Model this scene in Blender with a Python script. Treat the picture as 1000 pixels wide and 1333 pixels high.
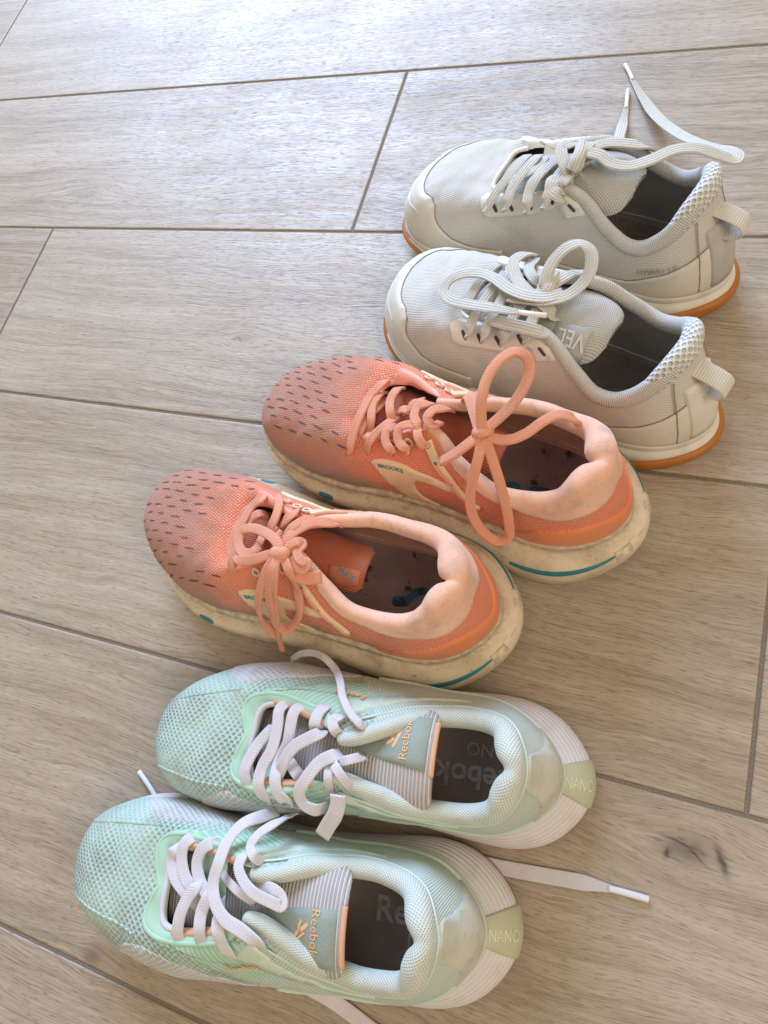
import bpy, bmesh, math, random
import numpy as np
from mathutils import Vector, Matrix
from mathutils.bvhtree import BVHTree

for o in list(bpy.data.objects):
    bpy.data.objects.remove(o)
scene = bpy.context.scene
COL = scene.collection
random.seed(7)
R = math.radians

# ------------------------------------------------------------------ camera
cam_data = bpy.data.cameras.new('camera')
cam = bpy.data.objects.new('camera', cam_data)
COL.objects.link(cam)
cam_data.sensor_fit = 'VERTICAL'
cam_data.sensor_height = 36.0
cam_data.sensor_width = 36.0
cam_data.lens = 913.67 / 1333.0 * 36.0
cam_data.clip_start = 0.01
cam_data.clip_end = 60
cam.matrix_world = Matrix(((0.92504273, -0.15104652, 0.34854109, 0),
                           (0.26297226, 0.91676586, -0.30064255, 0),
                           (-0.27411957, 0.36976385, 0.88776864, 0.46133),
                           (0, 0, 0, 1)))
scene.camera = cam

# ------------------------------------------------------------------ light
world = bpy.data.worlds.new('World')
scene.world = world
world.use_nodes = True
bg = world.node_tree.nodes['Background']
bg.inputs[0].default_value = (1.0, 0.90, 0.75, 1)
bg.inputs[1].default_value = 0.53


def area_light(name, loc, target, sx, sy, power, color):
    d = bpy.data.lights.new(name, 'AREA')
    d.shape = 'RECTANGLE'
    d.size = sx
    d.size_y = sy
    d.energy = power
    d.color = color
    o = bpy.data.objects.new(name, d)
    COL.objects.link(o)
    o.location = loc
    o.rotation_euler = (Vector(target) - Vector(loc)).to_track_quat('-Z', 'Y').to_euler()
    return o


area_light('window_light', (-1.35, 2.45, 1.50), (-0.2, 0.15, 0), 1.8, 1.6, 168, (0.47, 0.65, 1.0))
area_light('room_light', (1.5, -0.6, 2.1), (0, 0.1, 0), 1.2, 1.2, 26, (1.0, 0.84, 0.64))

scene.view_settings.view_transform = 'Standard'
scene.view_settings.look = 'None'
scene.view_settings.exposure = 0.06
scene.view_settings.gamma = 1.0
scene.view_settings.use_curve_mapping = False
scene.render.engine = 'CYCLES'

# ------------------------------------------------------------------ node helpers


class NT:
    """small wrapper for building node materials"""

    def __init__(self, name):
        self.m = bpy.data.materials.new(name)
        self.m.use_nodes = True
        self.t = self.m.node_tree
        self.bsdf = self.t.nodes['Principled BSDF']
        self.tc = self.t.nodes.new('ShaderNodeTexCoord')

    def link(self, a, b):
        self.t.links.new(a, b)

    def _in(self, sock, v):
        if v is None:
            return
        if hasattr(v, 'is_output'):
            self.link(v, sock)
        elif isinstance(v, (tuple, list)):
            if sock.type == 'RGBA' and len(v) == 3:
                v = (*v, 1)
            sock.default_value = v
        else:
            sock.default_value = v

    def math(self, op, a, b=None, c=None, clamp=False):
        n = self.t.nodes.new('ShaderNodeMath')
        n.operation = op
        n.use_clamp = clamp
        self._in(n.inputs[0], a)
        self._in(n.inputs[1], b)
        self._in(n.inputs[2], c)
        return n.outputs[0]

    def vmath(self, op, a, b=None, scale=None):
        n = self.t.nodes.new('ShaderNodeVectorMath')
        n.operation = op
        self._in(n.inputs[0], a)
        self._in(n.inputs[1], b)
        if scale is not None:
            self._in(n.inputs['Scale'], scale)
        return n.outputs['Value'] if op in ('LENGTH', 'DISTANCE', 'DOT_PRODUCT') else n.outputs[0]

    def mapping(self, vec, scale=(1, 1, 1), rot=(0, 0, 0), loc=(0, 0, 0)):
        n = self.t.nodes.new('ShaderNodeMapping')
        self._in(n.inputs['Vector'], vec)
        n.inputs['Scale'].default_value = scale
        n.inputs['Rotation'].default_value = rot
        n.inputs['Location'].default_value = loc
        return n.outputs[0]

    def noise(self, vec, scale=5, detail=4, rough=0.5, dist=0.0):
        n = self.t.nodes.new('ShaderNodeTexNoise')
        self._in(n.inputs['Vector'], vec)
        n.inputs['Scale'].default_value = scale
        n.inputs['Detail'].default_value = detail
        n.inputs['Roughness'].default_value = rough
        n.inputs['Distortion'].default_value = dist
        return n.outputs[0]

    def voronoi(self, vec, scale=1, rand=0.0, feature='F1', metric='EUCLIDEAN', out='Distance'):
        n = self.t.nodes.new('ShaderNodeTexVoronoi')
        n.feature = feature
        n.distance = metric
        self._in(n.inputs['Vector'], vec)
        n.inputs['Scale'].default_value = scale
        n.inputs['Randomness'].default_value = rand
        return n.outputs[out]

    def ramp(self, fac, stops, interp='LINEAR'):
        n = self.t.nodes.new('ShaderNodeValToRGB')
        n.color_ramp.interpolation = interp
        e = n.color_ramp.elements
        while len(e) < len(stops):
            e.new(0.5)
        for k, (p, c) in enumerate(stops):
            e[k].position = p
            if not isinstance(c, (tuple, list)):
                c = (c, c, c)
            e[k].color = (*c[:3], 1)
        self._in(n.inputs[0], fac)
        return n.outputs[0]

    def mix(self, fac, a, b, mode='MIX'):
        n = self.t.nodes.new('ShaderNodeMix')
        n.data_type = 'RGBA'
        n.blend_type = mode
        self._in(n.inputs[0], fac)
        self._in(n.inputs[6], a)
        self._in(n.inputs[7], b)
        return n.outputs[2]

    def maprange(self, v, a, b, c=0.0, d=1.0, smooth=True):
        n = self.t.nodes.new('ShaderNodeMapRange')
        n.interpolation_type = 'SMOOTHSTEP' if smooth else 'LINEAR'
        self._in(n.inputs[0], v)
        n.inputs[1].default_value = a
        n.inputs[2].default_value = b
        n.inputs[3].default_value = c
        n.inputs[4].default_value = d
        return n.outputs[0]

    def sep(self, vec):
        n = self.t.nodes.new('ShaderNodeSeparateXYZ')
        self._in(n.inputs[0], vec)
        return n.outputs

    def comb(self, x=0.0, y=0.0, z=0.0):
        n = self.t.nodes.new('ShaderNodeCombineXYZ')
        self._in(n.inputs[0], x)
        self._in(n.inputs[1], y)
        self._in(n.inputs[2], z)
        return n.outputs[0]

    def bump(self, height, strength=0.5, dist=0.001, normal=None):
        n = self.t.nodes.new('ShaderNodeBump')
        n.inputs['Strength'].default_value = strength
        n.inputs['Distance'].default_value = dist
        self._in(n.inputs['Height'], height)
        if normal is not None:
            self.link(normal, n.inputs['Normal'])
        return n.outputs[0]

    def out(self, color=None, rough=0.7, normal=None, spec=0.3, sheen=0.0, coat=0.0, sss=0.0):
        b = self.bsdf
        self._in(b.inputs['Base Color'], color)
        self._in(b.inputs['Roughness'], rough)
        if normal is not None:
            self.link(normal, b.inputs['Normal'])
        b.inputs['Specular IOR Level'].default_value = spec
        b.inputs['Sheen Weight'].default_value = sheen
        b.inputs['Sheen Roughness'].default_value = 0.5
        b.inputs['Coat Weight'].default_value = coat
        return self.m


# ------------------------------------------------------------------ mesh helpers
def link_obj(name, me, mat, parent=None):
    o = bpy.data.objects.new(name, me)
    COL.objects.link(o)
    if mat is not None and len(me.materials) == 0:
        me.materials.append(mat)
    if parent is not None:
        o.parent = parent
    return o


def make_mesh(name, verts, faces, mat, parent=None, uvs=None, flip=False, mirror=False, smooth=True):
    """verts (n,3) in shoe coordinates of a left shoe; mirror turns it into the right one"""
    v = np.array(verts, float)
    if mirror:
        v = v.copy()
        v[:, 1] *= -1
        flip = not flip
    fs = [tuple(f)[::-1] if flip else tuple(f) for f in faces]
    me = bpy.data.meshes.new(name)
    me.from_pydata([tuple(p) for p in v], [], fs)
    if uvs is not None:
        uvl = me.uv_layers.new(name='UVMap')
        li = np.zeros(len(me.loops), int)
        me.loops.foreach_get('vertex_index', li)
        uvl.data.foreach_set('uv', np.array(uvs, float)[li].ravel())
    if smooth:
        me.polygons.foreach_set('use_smooth', [True] * len(me.polygons))
    me.update()
    return link_obj(name, me, mat, parent)


def grid_faces(nv, nu, closed_u=True, off=0):
    f = []
    for j in range(nv - 1):
        for i in range(nu if closed_u else nu - 1):
            a = off + j * nu + i
            b = off + j * nu + (i + 1) % nu
            f.append((a, b, b + nu, a + nu))
    return f


def pspline(ctrl, per=8):
    """periodic cubic spline through ctrl (K,d), 'per' samples per span"""
    c = np.array(ctrl, float)
    K = len(c)
    A = np.zeros((K, K))
    for i in range(K):
        A[i, i] = 4
        A[i, (i - 1) % K] += 1
        A[i, (i + 1) % K] += 1
    rhs = 6 * (np.roll(c, 1, 0) - 2 * c + np.roll(c, -1, 0))
    m = np.linalg.solve(A, rhs)
    out = []
    for i in range(K):
        j = (i + 1) % K
        for s in range(per):
            t = s / per
            a = 1 - t
            out.append(a * c[i] + t * c[j] + ((a ** 3 - a) * m[i] + (t ** 3 - t) * m[j]) / 6)
    return np.array(out)


def crom(pts, n=8, closed=False):
    """centripetal-like Catmull-Rom through pts"""
    p = np.array(pts, float)
    K = len(p)
    out = []
    rng = range(K) if closed else range(K - 1)
    for i in rng:
        p1, p2 = p[i], p[(i + 1) % K]
        p0 = p[i - 1] if (closed or i > 0) else 2 * p1 - p2
        p3 = p[(i + 2) % K] if (closed or i + 2 < K) else 2 * p2 - p1
        d1 = max(np.linalg.norm((p1 - p0)[:3]), 1e-6) ** .5
        d2 = max(np.linalg.norm((p2 - p1)[:3]), 1e-6) ** .5
        d3 = max(np.linalg.norm((p3 - p2)[:3]), 1e-6) ** .5
        m1 = (p1 - p0) / d1 - (p2 - p0) / (d1 + d2) + (p2 - p1) / d2
        m2 = (p2 - p1) / d2 - (p3 - p1) / (d2 + d3) + (p3 - p2) / d3
        m1 *= d2
        m2 *= d2
        for s in range(n):
            t = s / n
            out.append((2 * t ** 3 - 3 * t * t + 1) * p1 + (t ** 3 - 2 * t * t + t) * m1
                       + (-2 * t ** 3 + 3 * t * t) * p2 + (t ** 3 - t * t) * m2)
    if not closed:
        out.append(p[-1])
    return np.array(out)


def norm(v):
    v = np.asarray(v, float)
    return v / np.maximum(np.linalg.norm(v, axis=-1, keepdims=True), 1e-9)


def interp(x, xs, ys):
    """smooth-ish interpolation of a table"""
    xs = np.array(xs, float)
    ys = np.array(ys, float)
    m = np.gradient(ys, xs)
    x = np.clip(x, xs[0], xs[-1])
    i = np.clip(np.searchsorted(xs, x) - 1, 0, len(xs) - 2)
    h = xs[i + 1] - xs[i]
    t = (x - xs[i]) / h
    return ((2 * t ** 3 - 3 * t * t + 1) * ys[i] + (t ** 3 - 2 * t * t + t) * h * m[i]
            + (-2 * t ** 3 + 3 * t * t) * ys[i + 1] + (t ** 3 - t * t) * h * m[i + 1])


# ------------------------------------------------------------------ floor
KNOTS = [  # world x, y, radius x, radius y, darkness, grain bend
    (0.047, -0.0105, .0155, .0085, .72, .008),
    (-0.292, -0.178, .007, .006, .65, .004),
    (-0.620, 0.459, .016, .008, .35, .007),
    (-0.355, 0.296, .012, .006, .35, .006),
    (-0.185, 0.462, .022, .012, .10, .012),
    (-0.46, 0.525, .016, .006, .22, .006),
    (-0.42, 0.69, .035, .010, .10, .010),
    (0.012, 0.50, .010, .006, .25, .004),
]


def wood_material():
    n = NT('wood_look_porcelain')
    geo = n.t.nodes.new('ShaderNodeNewGeometry')
    pos = geo.outputs['Position']
    info = n.t.nodes.new('ShaderNodeObjectInfo')
    rnd = info.outputs['Random']
    x, y, z = n.sep(pos)
    bend = None
    dark = None
    warp = n.math('MULTIPLY', n.math('SUBTRACT', n.noise(n.comb(x, y, 0.0), 90, 2, .5), .5), .9)
    for (kx, ky, rx, ry, dk, bd) in KNOTS:
        dx = n.math('DIVIDE', n.math('SUBTRACT', x, kx), rx)
        dy = n.math('DIVIDE', n.math('SUBTRACT', y, ky), ry)
        r2 = n.math('ADD', n.math('MULTIPLY', dx, dx), n.math('MULTIPLY', dy, dy))
        wide = n.math('EXPONENT', n.math('MULTIPLY', r2, -.16))
        core = n.math('EXPONENT', n.math('MULTIPLY', n.math('ADD', r2, warp), -1.1))
        b = n.math('MULTIPLY', n.math('MULTIPLY', wide, dy), -bd)
        d = n.math('MULTIPLY', core, dk)
        bend = b if bend is None else n.math('ADD', bend, b)
        dark = d if dark is None else n.math('MAXIMUM', dark, d)
    seed = n.math('MULTIPLY', rnd, 37.0)
    y2 = n.math('ADD', y, bend)
    # slow wander of the grain
    wv = n.math('MULTIPLY', n.math('SUBTRACT', n.noise(n.comb(n.math('ADD', n.math('MULTIPLY', x, 5.0), seed), n.math('MULTIPLY', y, 9.0), seed), 1.0, 3, .5), .5), .030)
    y3 = n.math('ADD', y2, wv)
    broad = n.noise(n.comb(n.math('MULTIPLY', x, 2.2), n.math('MULTIPLY', y3, 34.0), seed), 1.0, 3, .55)
    bands = n.noise(n.comb(n.math('MULTIPLY', x, 6.0), n.math('MULTIPLY', y3, 150.0), seed), 1.0, 4, .6)
    fine = n.noise(n.comb(n.math('MULTIPLY', x, 34.0), n.math('MULTIPLY', y3, 900.0), seed), 1.0, 3, .65)
    pores = n.noise(n.comb(n.math('MULTIPLY', x, 110.0), n.math('MULTIPLY', y3, 1500.0), seed), 1.0, 2, .5)
    cloud = n.noise(pos, 5, 3, .5)
    f = n.math('ADD', n.math('MULTIPLY', broad, .28), n.math('MULTIPLY', bands, .24))
    f = n.math('ADD', f, n.math('MULTIPLY', fine, .38))
    f = n.math('ADD', f, n.math('MULTIPLY', cloud, .10))
    f = n.math('ADD', f, n.math('MULTIPLY', n.math('SUBTRACT', rnd, .5), .05))
    col = n.ramp(f, [(.30, (.165, .117, .075)), (.42, (.295, .224, .152)), (.51, (.392, .309, .219)), (.60, (.465, .380, .282)), (.74, (.54, .46, .355))])
    poremask = n.maprange(pores, .57, .68)
    col = n.mix(n.math('MULTIPLY', poremask, .50), col, (.13, .092, .060))
    blot = n.maprange(n.noise(n.comb(n.math('MULTIPLY', x, 14.0), n.math('MULTIPLY', y3, 60.0), seed), 1.0, 3, .5), .62, .80)
    col = n.mix(n.math('MULTIPLY', blot, .28), col, (.16, .135, .12))
    col = n.mix(dark, col, (.105, .075, .058))
    # two cracks in the big knot
    for (cx, cy, ln, wd, ang) in ((.0435, -.0078, .0085, .0006, -8), (.0525, -.0118, .0060, .0005, -34), (.0659, -.0112, .0080, .0021, -66), (.0385, -.0150, .0026, .0014, 80)):
        ca, sa = math.cos(R(ang)), math.sin(R(ang))
        ux = n.math('SUBTRACT', x, cx)
        uy = n.math('SUBTRACT', y, cy)
        a = n.math('ADD', n.math('MULTIPLY', ux, ca), n.math('MULTIPLY', uy, sa))
        b = n.math('SUBTRACT', n.math('MULTIPLY', uy, ca), n.math('MULTIPLY', ux, sa))
        a = n.math('DIVIDE', a, ln)
        b = n.math('DIVIDE', n.math('ADD', b, n.math('MULTIPLY', warp, .0040)), wd)
        r2 = n.math('ADD', n.math('MULTIPLY', a, a), n.math('MULTIPLY', b, b))
        col = n.mix(n.math('MULTIPLY', n.math('EXPONENT', n.math('MULTIPLY', r2, -1.0)), .85), col, (.025, .022, .022))
    grit = n.maprange(n.voronoi(n.vmath('SCALE', pos, scale=85.0), 1, 1.0), .075, .045)
    gsel = n.maprange(n.noise(pos, 60, 2, .5), .54, .62)
    col = n.mix(n.math('MULTIPLY', n.math('MULTIPLY', grit, gsel), .55), col, (.10, .08, .06))
    h = n.math('ADD', n.math('MULTIPLY', bands, .9), n.math('MULTIPLY', fine, .35))
    h = n.math('SUBTRACT', h, n.math('MULTIPLY', poremask, .25))
    nm = n.bump(h, .48, .0011)
    smudge = n.noise(pos, 11, 4, .6)
    rough = n.math('ADD', n.maprange(bands, .3, .7, .33, .53, False), n.maprange(smudge, .35, .68, -.05, .10, False))
    return n.out(col, rough, nm, .47)


def grout_material():
    n = NT('grout')
    p = n.tc.outputs['Object']
    c = n.noise(p, 900, 3, .6)
    col = n.ramp(c, [(.3, (.15, .118, .085)), (.7, (.27, .22, .165))])
    return n.out(col, .95, n.bump(c, .6, .0006), .15)


def build_floor():
    wood, grout = wood_material(), grout_material()
    bm = bmesh.new()
    bmesh.ops.create_grid(bm, x_segments=1, y_segments=1, size=2.1)
    me = bpy.data.meshes.new('floor')
    bm.to_mesh(me)
    bm.free()
    fl = link_obj('floor', me, grout)
    fl.location = (0, 0, -.0010)
    fl['kind'] = 'structure'
    W, Lp, gap = .2, 1.2, .0026
    # one tile with a softly rounded edge
    hx, hy = (Lp - gap) / 2, (W - gap) / 2
    bm = bmesh.new()
    lv = [(0.0, -.004), (0.0, -.0006), (.0005, -.00018), (.0014, 0.0)]
    loops = []
    for ins, z in lv:
        loops.append([bm.verts.new((sx * (hx - ins), sy * (hy - ins), z)) for sx, sy in ((-1, -1), (1, -1), (1, 1), (-1, 1))])
    for a, b in zip(loops[:-1], loops[1:]):
        for i in range(4):
            bm.faces.new((a[i], a[(i + 1) % 4], b[(i + 1) % 4], b[i]))
    bm.faces.new(loops[-1])
    me = bpy.data.meshes.new('plank')
    bm.to_mesh(me)
    bm.free()
    me.materials.append(wood)
    # long joints lie at y = .6154 - .2 k; cross joint of each row (seen in the photograph where known)
    known = {0: -.2863, 1: -.6406, -1: -.8962, 2: .0754, 3: -.52, 4: -.17}
    for k in range(-8, 14):
        y = .6154 - .2 * k - .1
        xj = known.get(k, ((k * .37) % 1.2) - .9)
        for j in range(-3, 4):
            xc = xj + (j - .5) * Lp
            if abs(xc) > 2.7:
                continue
            o = bpy.data.objects.new('plank', me)
            COL.objects.link(o)
            o.parent = fl
            o.location = (xc, y, .0010)
    return fl


# ------------------------------------------------------------------ shoe materials
def weave_uv(n, su, sv, rot=0.0):
    return n.mapping(n.tc.outputs['UV'], (su, sv, 1), (0, 0, rot))


def dirt(n, scale=60, lo=.5, hi=.75):
    return n.maprange(n.noise(n.tc.outputs['Object'], scale, 4, .6), lo, hi)


def knit(name, base, deep, cell=.0035, aspect=1.0, depth=.0012, strength=.9, dirtcol=(.25, .21, .16), dirtamt=.3, rot=45,
         rough=.9, dscale=45, sheen=.1, fine=.0009, toe=None):
    """stretch knit with staggered dimples"""
    n = NT(name)
    v = weave_uv(n, 1 / cell, 1 / (cell * aspect), R(rot))
    d = n.voronoi(v, 1, 0.06)
    pit = n.maprange(d, .10, .52)
    fw = n.voronoi(weave_uv(n, 1 / fine, 1 / fine, R(20)), 1, .15)
    col = n.mix(n.maprange(d, .05, .40), deep, base)
    col = n.mix(n.math('MULTIPLY', n.maprange(fw, .2, .7), .18), col, deep)
    tone = n.noise(n.tc.outputs['Object'], 30, 3, .5)
    col = n.mix(n.math('MULTIPLY', n.maprange(tone, .4, .7), .25), col, tuple(min(1, c * 1.12) for c in base))
    col = n.mix(n.math('MULTIPLY', dirt(n, dscale), dirtamt), col, dirtcol)
    ox, oy, oz = n.sep(n.tc.outputs['Object'])
    if toe is not None:
        k = n.math('MULTIPLY', n.maprange(ox, .225, .275), n.maprange(n.noise(n.tc.outputs['Object'], 38, 5, .65), .36, .60))
        col = n.mix(n.math('MULTIPLY', k, .6), col, toe)
    vary = n.maprange(n.noise(n.tc.outputs['Object'], 24, 2, .5), .35, .65, .25, 1.0)
    rim = n.maprange(oz, .030, .050, .25, 1.0)
    h = n.math('ADD', n.math('MULTIPLY', n.math('MULTIPLY', pit, vary), rim), n.math('MULTIPLY', fw, -.25))
    nm = n.bump(h, strength, depth)
    return n.out(col, rough, nm, .2, sheen)


def mesh_cloth(name, base, deep, cell=.0016, rot=45, depth=.0006, strength=.8, dirtcol=(.3, .26, .2), dirtamt=.25, rough=.85, aspect=1.0, lo=.5, hi=.75):
    n = NT(name)
    v = weave_uv(n, 1 / cell, 1 / (cell * aspect), R(rot))
    d = n.voronoi(v, 1, 0.05)
    col = n.mix(n.maprange(d, .12, .45), deep, base)
    col = n.mix(n.math('MULTIPLY', dirt(n, 55, lo, hi), dirtamt), col, dirtcol)
    return n.out(col, rough, n.bump(n.maprange(d, .1, .5), strength, depth), .2, .1)


def plain(name, base, rough=.6, noise_amt=.08, dirtcol=(.3, .25, .18), dirtamt=.15, bump=.25, bscale=900, spec=.35, dscale=50, lo=.52, hi=.75):
    n = NT(name)
    p = n.tc.outputs['Object']
    q = n.noise(p, 40, 3, .5)
    col = n.mix(n.maprange(q, .3, .7), tuple(c * (1 - noise_amt) for c in base), tuple(min(1, c * (1 + noise_amt)) for c in base))
    col = n.mix(n.math('MULTIPLY', n.maprange(n.noise(p, dscale, 5, .6), lo, hi), dirtamt), col, dirtcol)
    nm = n.bump(n.noise(p, bscale, 3, .6), bump, .0004)
    return n.out(col, rough, nm, spec)


def ribbed(name, base, deep, pitch=.0016, axis=0, depth=.0006, strength=.8, rough=.85, rot=0.0, dirtcol=(.3, .26, .2), dirtamt=.2):
    """woven ribs running across one cloth direction"""
    n = NT(name)
    u = n.sep(weave_uv(n, 1, 1, R(rot)))[axis]
    s = n.math('SINE', n.math('MULTIPLY', u, 2 * math.pi / pitch))
    s = n.maprange(s, -1, 1)
    fw = n.noise(n.tc.outputs['UV'], 1800, 2, .5)
    col = n.mix(s, deep, base)
    col = n.mix(n.math('MULTIPLY', dirt(n), dirtamt), col, dirtcol)
    h = n.math('ADD', s, n.math('MULTIPLY', fw, .5))
    return n.out(col, rough, n.bump(h, strength, depth), .2, .1)


def lace_mat(name, base, deep, pitch=.0011, dirtcol=(.35, .3, .25), dirtamt=.2, ribs=0.0, amt=.9):
    n = NT(name)
    u, v, _ = n.sep(n.tc.outputs['UV'])
    av = n.math('ABSOLUTE', v)
    s = n.math('SINE', n.math('MULTIPLY', n.math('ADD', u, n.math('MULTIPLY', av, .8)), 2 * math.pi / pitch))
    s = n.maprange(s, -1, 1)
    h = s
    if ribs:
        r = n.maprange(n.math('SINE', n.math('MULTIPLY', v, 2 * math.pi / ribs)), -1, 1)
        h = n.math('ADD', n.math('MULTIPLY', s, .5), r)
        s = n.math('MULTIPLY', n.math('ADD', s, n.math('MULTIPLY', r, 1.2)), .45)
    col = n.mix(s, deep, base)
    col = n.mix(n.math('MULTIPLY', dirt(n, 70), dirtamt), col, dirtcol)
    fz = n.noise(n.tc.outputs['Object'], 1500, 2, .5)
    h = n.math('ADD', h, n.math('MULTIPLY', fz, .8))
    return n.out(col, .92, n.bump(h, amt, .0005), .12, .05)

# ------------------------------------------------------------------ shoe surfaces
PER = 8
STX = [.985, .94, .87, .78, .68, .57, .46, .34, .22, .11, .03]


class Shoe:
    """one shoe; everything is modelled as a left shoe (x heel to toe, +y outer side) and mirrored for the right"""

    def __init__(self, spec, name, label, group, loc, heading, right, M):
        self.s = spec
        self.M = M
        self.right = right
        self.root = bpy.data.objects.new(name, None)
        COL.objects.link(self.root)
        self.root.location = (loc[0], loc[1], 0)
        self.root.rotation_euler = (0, 0, R(heading))
        self.root['label'] = label
        self.root['category'] = 'shoe'
        self.root['group'] = group
        self.surface()

    def mesh(self, name, v, f, mat, uvs=None, parent=None, flip=False, smooth=True):
        return make_mesh(name, v, f, mat, parent or self.root, uvs, flip, self.right, smooth)

    # ---- upper as a sheet between the feather line and the opening
    def surface(self):
        s = self.s
        x0, x1 = s['xheel'], s['xtoe']
        rows = s['rows']      # toe, 11 stations, heel: (ylat, ymed, Ox, Oylat, Oymed, Oz, a1, b1, c2, d2)
        n = len(rows)
        C = [[], [], [], []]

        def add(fr, yF, r, Oy, ndir):
            xF = x0 + fr * (x1 - x0)
            zF = float(interp(fr, s['zf'][0], s['zf'][1]))
            F = np.array([xF, yF, zF])
            O = np.array([r[2], Oy, r[5]])
            a1, b1, c2, d2 = r[6:10]
            P1 = F + np.array([ndir[0] * b1, ndir[1] * b1, a1 * (O[2] - F[2])])
            P2 = O + c2 * np.array([F[0] - O[0], F[1] - O[1], 0]) + np.array([0, 0, d2])
            for k, q in enumerate((F, P1, P2, O)):
                C[k].append(q)
        fr = [1.0] + STX + [0.0]
        add(1.0, s['ytip'], rows[0], rows[0][3], (1, 0))
        for i in range(1, n - 1):
            r = rows[i]
            e = np.array([interp(fr[i], [0, .08, .3, .7, .92, 1], [-1, -.5, 0, 0, .45, 1]), 1.0])
            e /= np.linalg.norm(e)
            add(fr[i], r[0], r, r[3], e)
        add(0.0, 0.0, rows[-1], rows[-1][3], (-1, 0))
        for i in range(n - 2, 0, -1):
            r = rows[i]
            e = np.array([interp(fr[i], [0, .08, .3, .7, .92, 1], [-1, -.5, 0, 0, .45, 1]), -1.0])
            e /= np.linalg.norm(e)
            add(fr[i], r[1], r, r[4], e)
        self.C = [pspline(c, PER) for c in C]
        self.NT = len(self.C[0])
        F, P1, P2, O = self.C
        self.F, self.O = F, O
        self.nvs = 30
        V = np.linspace(0, 1, self.nvs)
        S = np.array([(1 - v) ** 3 * F + 3 * (1 - v) ** 2 * v * P1 + 3 * (1 - v) * v * v * P2 + v ** 3 * O for v in V])
        S = self.deform(S)
        self.S = S
        du = np.roll(S, -1, 1) - np.roll(S, 1, 1)
        dv = np.gradient(S, axis=0)
        self.N = norm(np.cross(dv, du))
        # plan outward normal of the feather line
        t = norm((np.roll(F, -1, 0) - np.roll(F, 1, 0))[:, :2])
        self.en = np.stack([-t[:, 1], t[:, 0]], 1)
        if np.mean(np.sum(self.en * (F[:, :2] - F[:, :2].mean(0)), 1)) < 0:
            self.en *= -1
        cen = self.N[2, :, :2]
        if np.mean(np.sum(cen * self.en, 1)) < 0:
            self.N *= -1
        # unrolled cloth coordinates in metres
        ds = np.diff(S[::-1], axis=0)
        exc = np.linalg.norm(ds, axis=2) - np.linalg.norm(ds[:, :, :2], axis=2) * .98
        exc = np.concatenate([np.zeros((1, S.shape[1])), np.cumsum(exc, 0)], 0)[::-1]
        self.UV = S[:, :, :2] + self.en[None] * exc[:, :, None]
        self.Ffr = (F[:, 0] - x0) / (x1 - x0)

    def deform(self, S):
        s = self.s
        am = s.get('lump', .0006)
        x, y, z = S[:, :, 0], S[:, :, 1], S[:, :, 2]
        ph = 1.7 if self.right else 0.0
        w = np.sin(x * 210 + 3 * np.sin(y * 95 + ph) + ph) * np.sin(y * 170 + 2.2 * np.sin(x * 80) + 2 * ph) + .6 * np.sin(x * 390 + y * 240 + ph) * np.sin(z * 300 + y * 130)
        top = np.clip((z - .035) / .02, 0, 1)
        S = S.copy()
        S[:, :, 2] += am * w * top
        S[:, :, 1] += am * .7 * np.sin(x * 160 + z * 210 + ph) * np.sign(y) * np.clip(np.abs(y) / .03, 0, 1)
        if 'crease' in s:
            for (xc, w, d, sl) in s['crease']:
                x = S[:, :, 0] + sl * S[:, :, 1]
                zf = np.clip((S[:, :, 2] - .035) / .02, 0, 1)
                S[:, :, 2] -= d * np.exp(-((x - xc) / w) ** 2) * zf
        return S

    def upper(self, mat):
        nv, nt = self.S.shape[:2]
        v = self.S.reshape(-1, 3)
        f = grid_faces(nv, nt)
        o = self.mesh('upper', v, f, mat, self.UV.reshape(-1, 2), flip=self.s.get('flip', False))
        self.vv = v
        self.bvh = BVHTree.FromPolygons([Vector(p) for p in v], f)
        return o

    def at(self, th, v):
        """surface point and normal; th in turns from the toe over the outer side"""
        i = (th % 1.0) * self.NT
        j = np.clip(v, 0, 1) * (self.nvs - 1)
        i0 = int(i) % self.NT
        i1 = (i0 + 1) % self.NT
        j0 = min(int(j), self.nvs - 2)
        a, b = i - int(i), j - j0

        def g(A):
            return (A[j0, i0] * (1 - a) + A[j0, i1] * a) * (1 - b) + (A[j0 + 1, i0] * (1 - a) + A[j0 + 1, i1] * a) * b
        return g(self.S), norm(g(self.N)), g(self.UV)

    def band(self, name, mat, th0, th1, lo, hi, th=.0012, nu=90, nv=10, parent=None, edge=.0009):
        """a raised patch of the upper between v=lo(th) and v=hi(th), th running th0..th1, with rolled edges"""
        vs, uv = [], []
        tt = np.linspace(th0, th1, nu)
        prof = [0.0] + list(np.linspace(0.02, .98, nv)) + [1.0]
        for k, q in enumerate(prof):
            for i, t in enumerate(tt):
                a, b = lo(t), hi(t)
                p, n, w = self.at(t, a + (b - a) * q)
                h = th
                if k in (0, len(prof) - 1) or (i in (0, nu - 1) and abs(th1 - th0) < .999):
                    h = -.0006
                vs.append(p + n * h)
                uv.append(w)
        f = grid_faces(len(prof), nu, False)
        return self.mesh(name, vs, f, mat, uv, parent, flip=self.s.get('flip', False))

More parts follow.
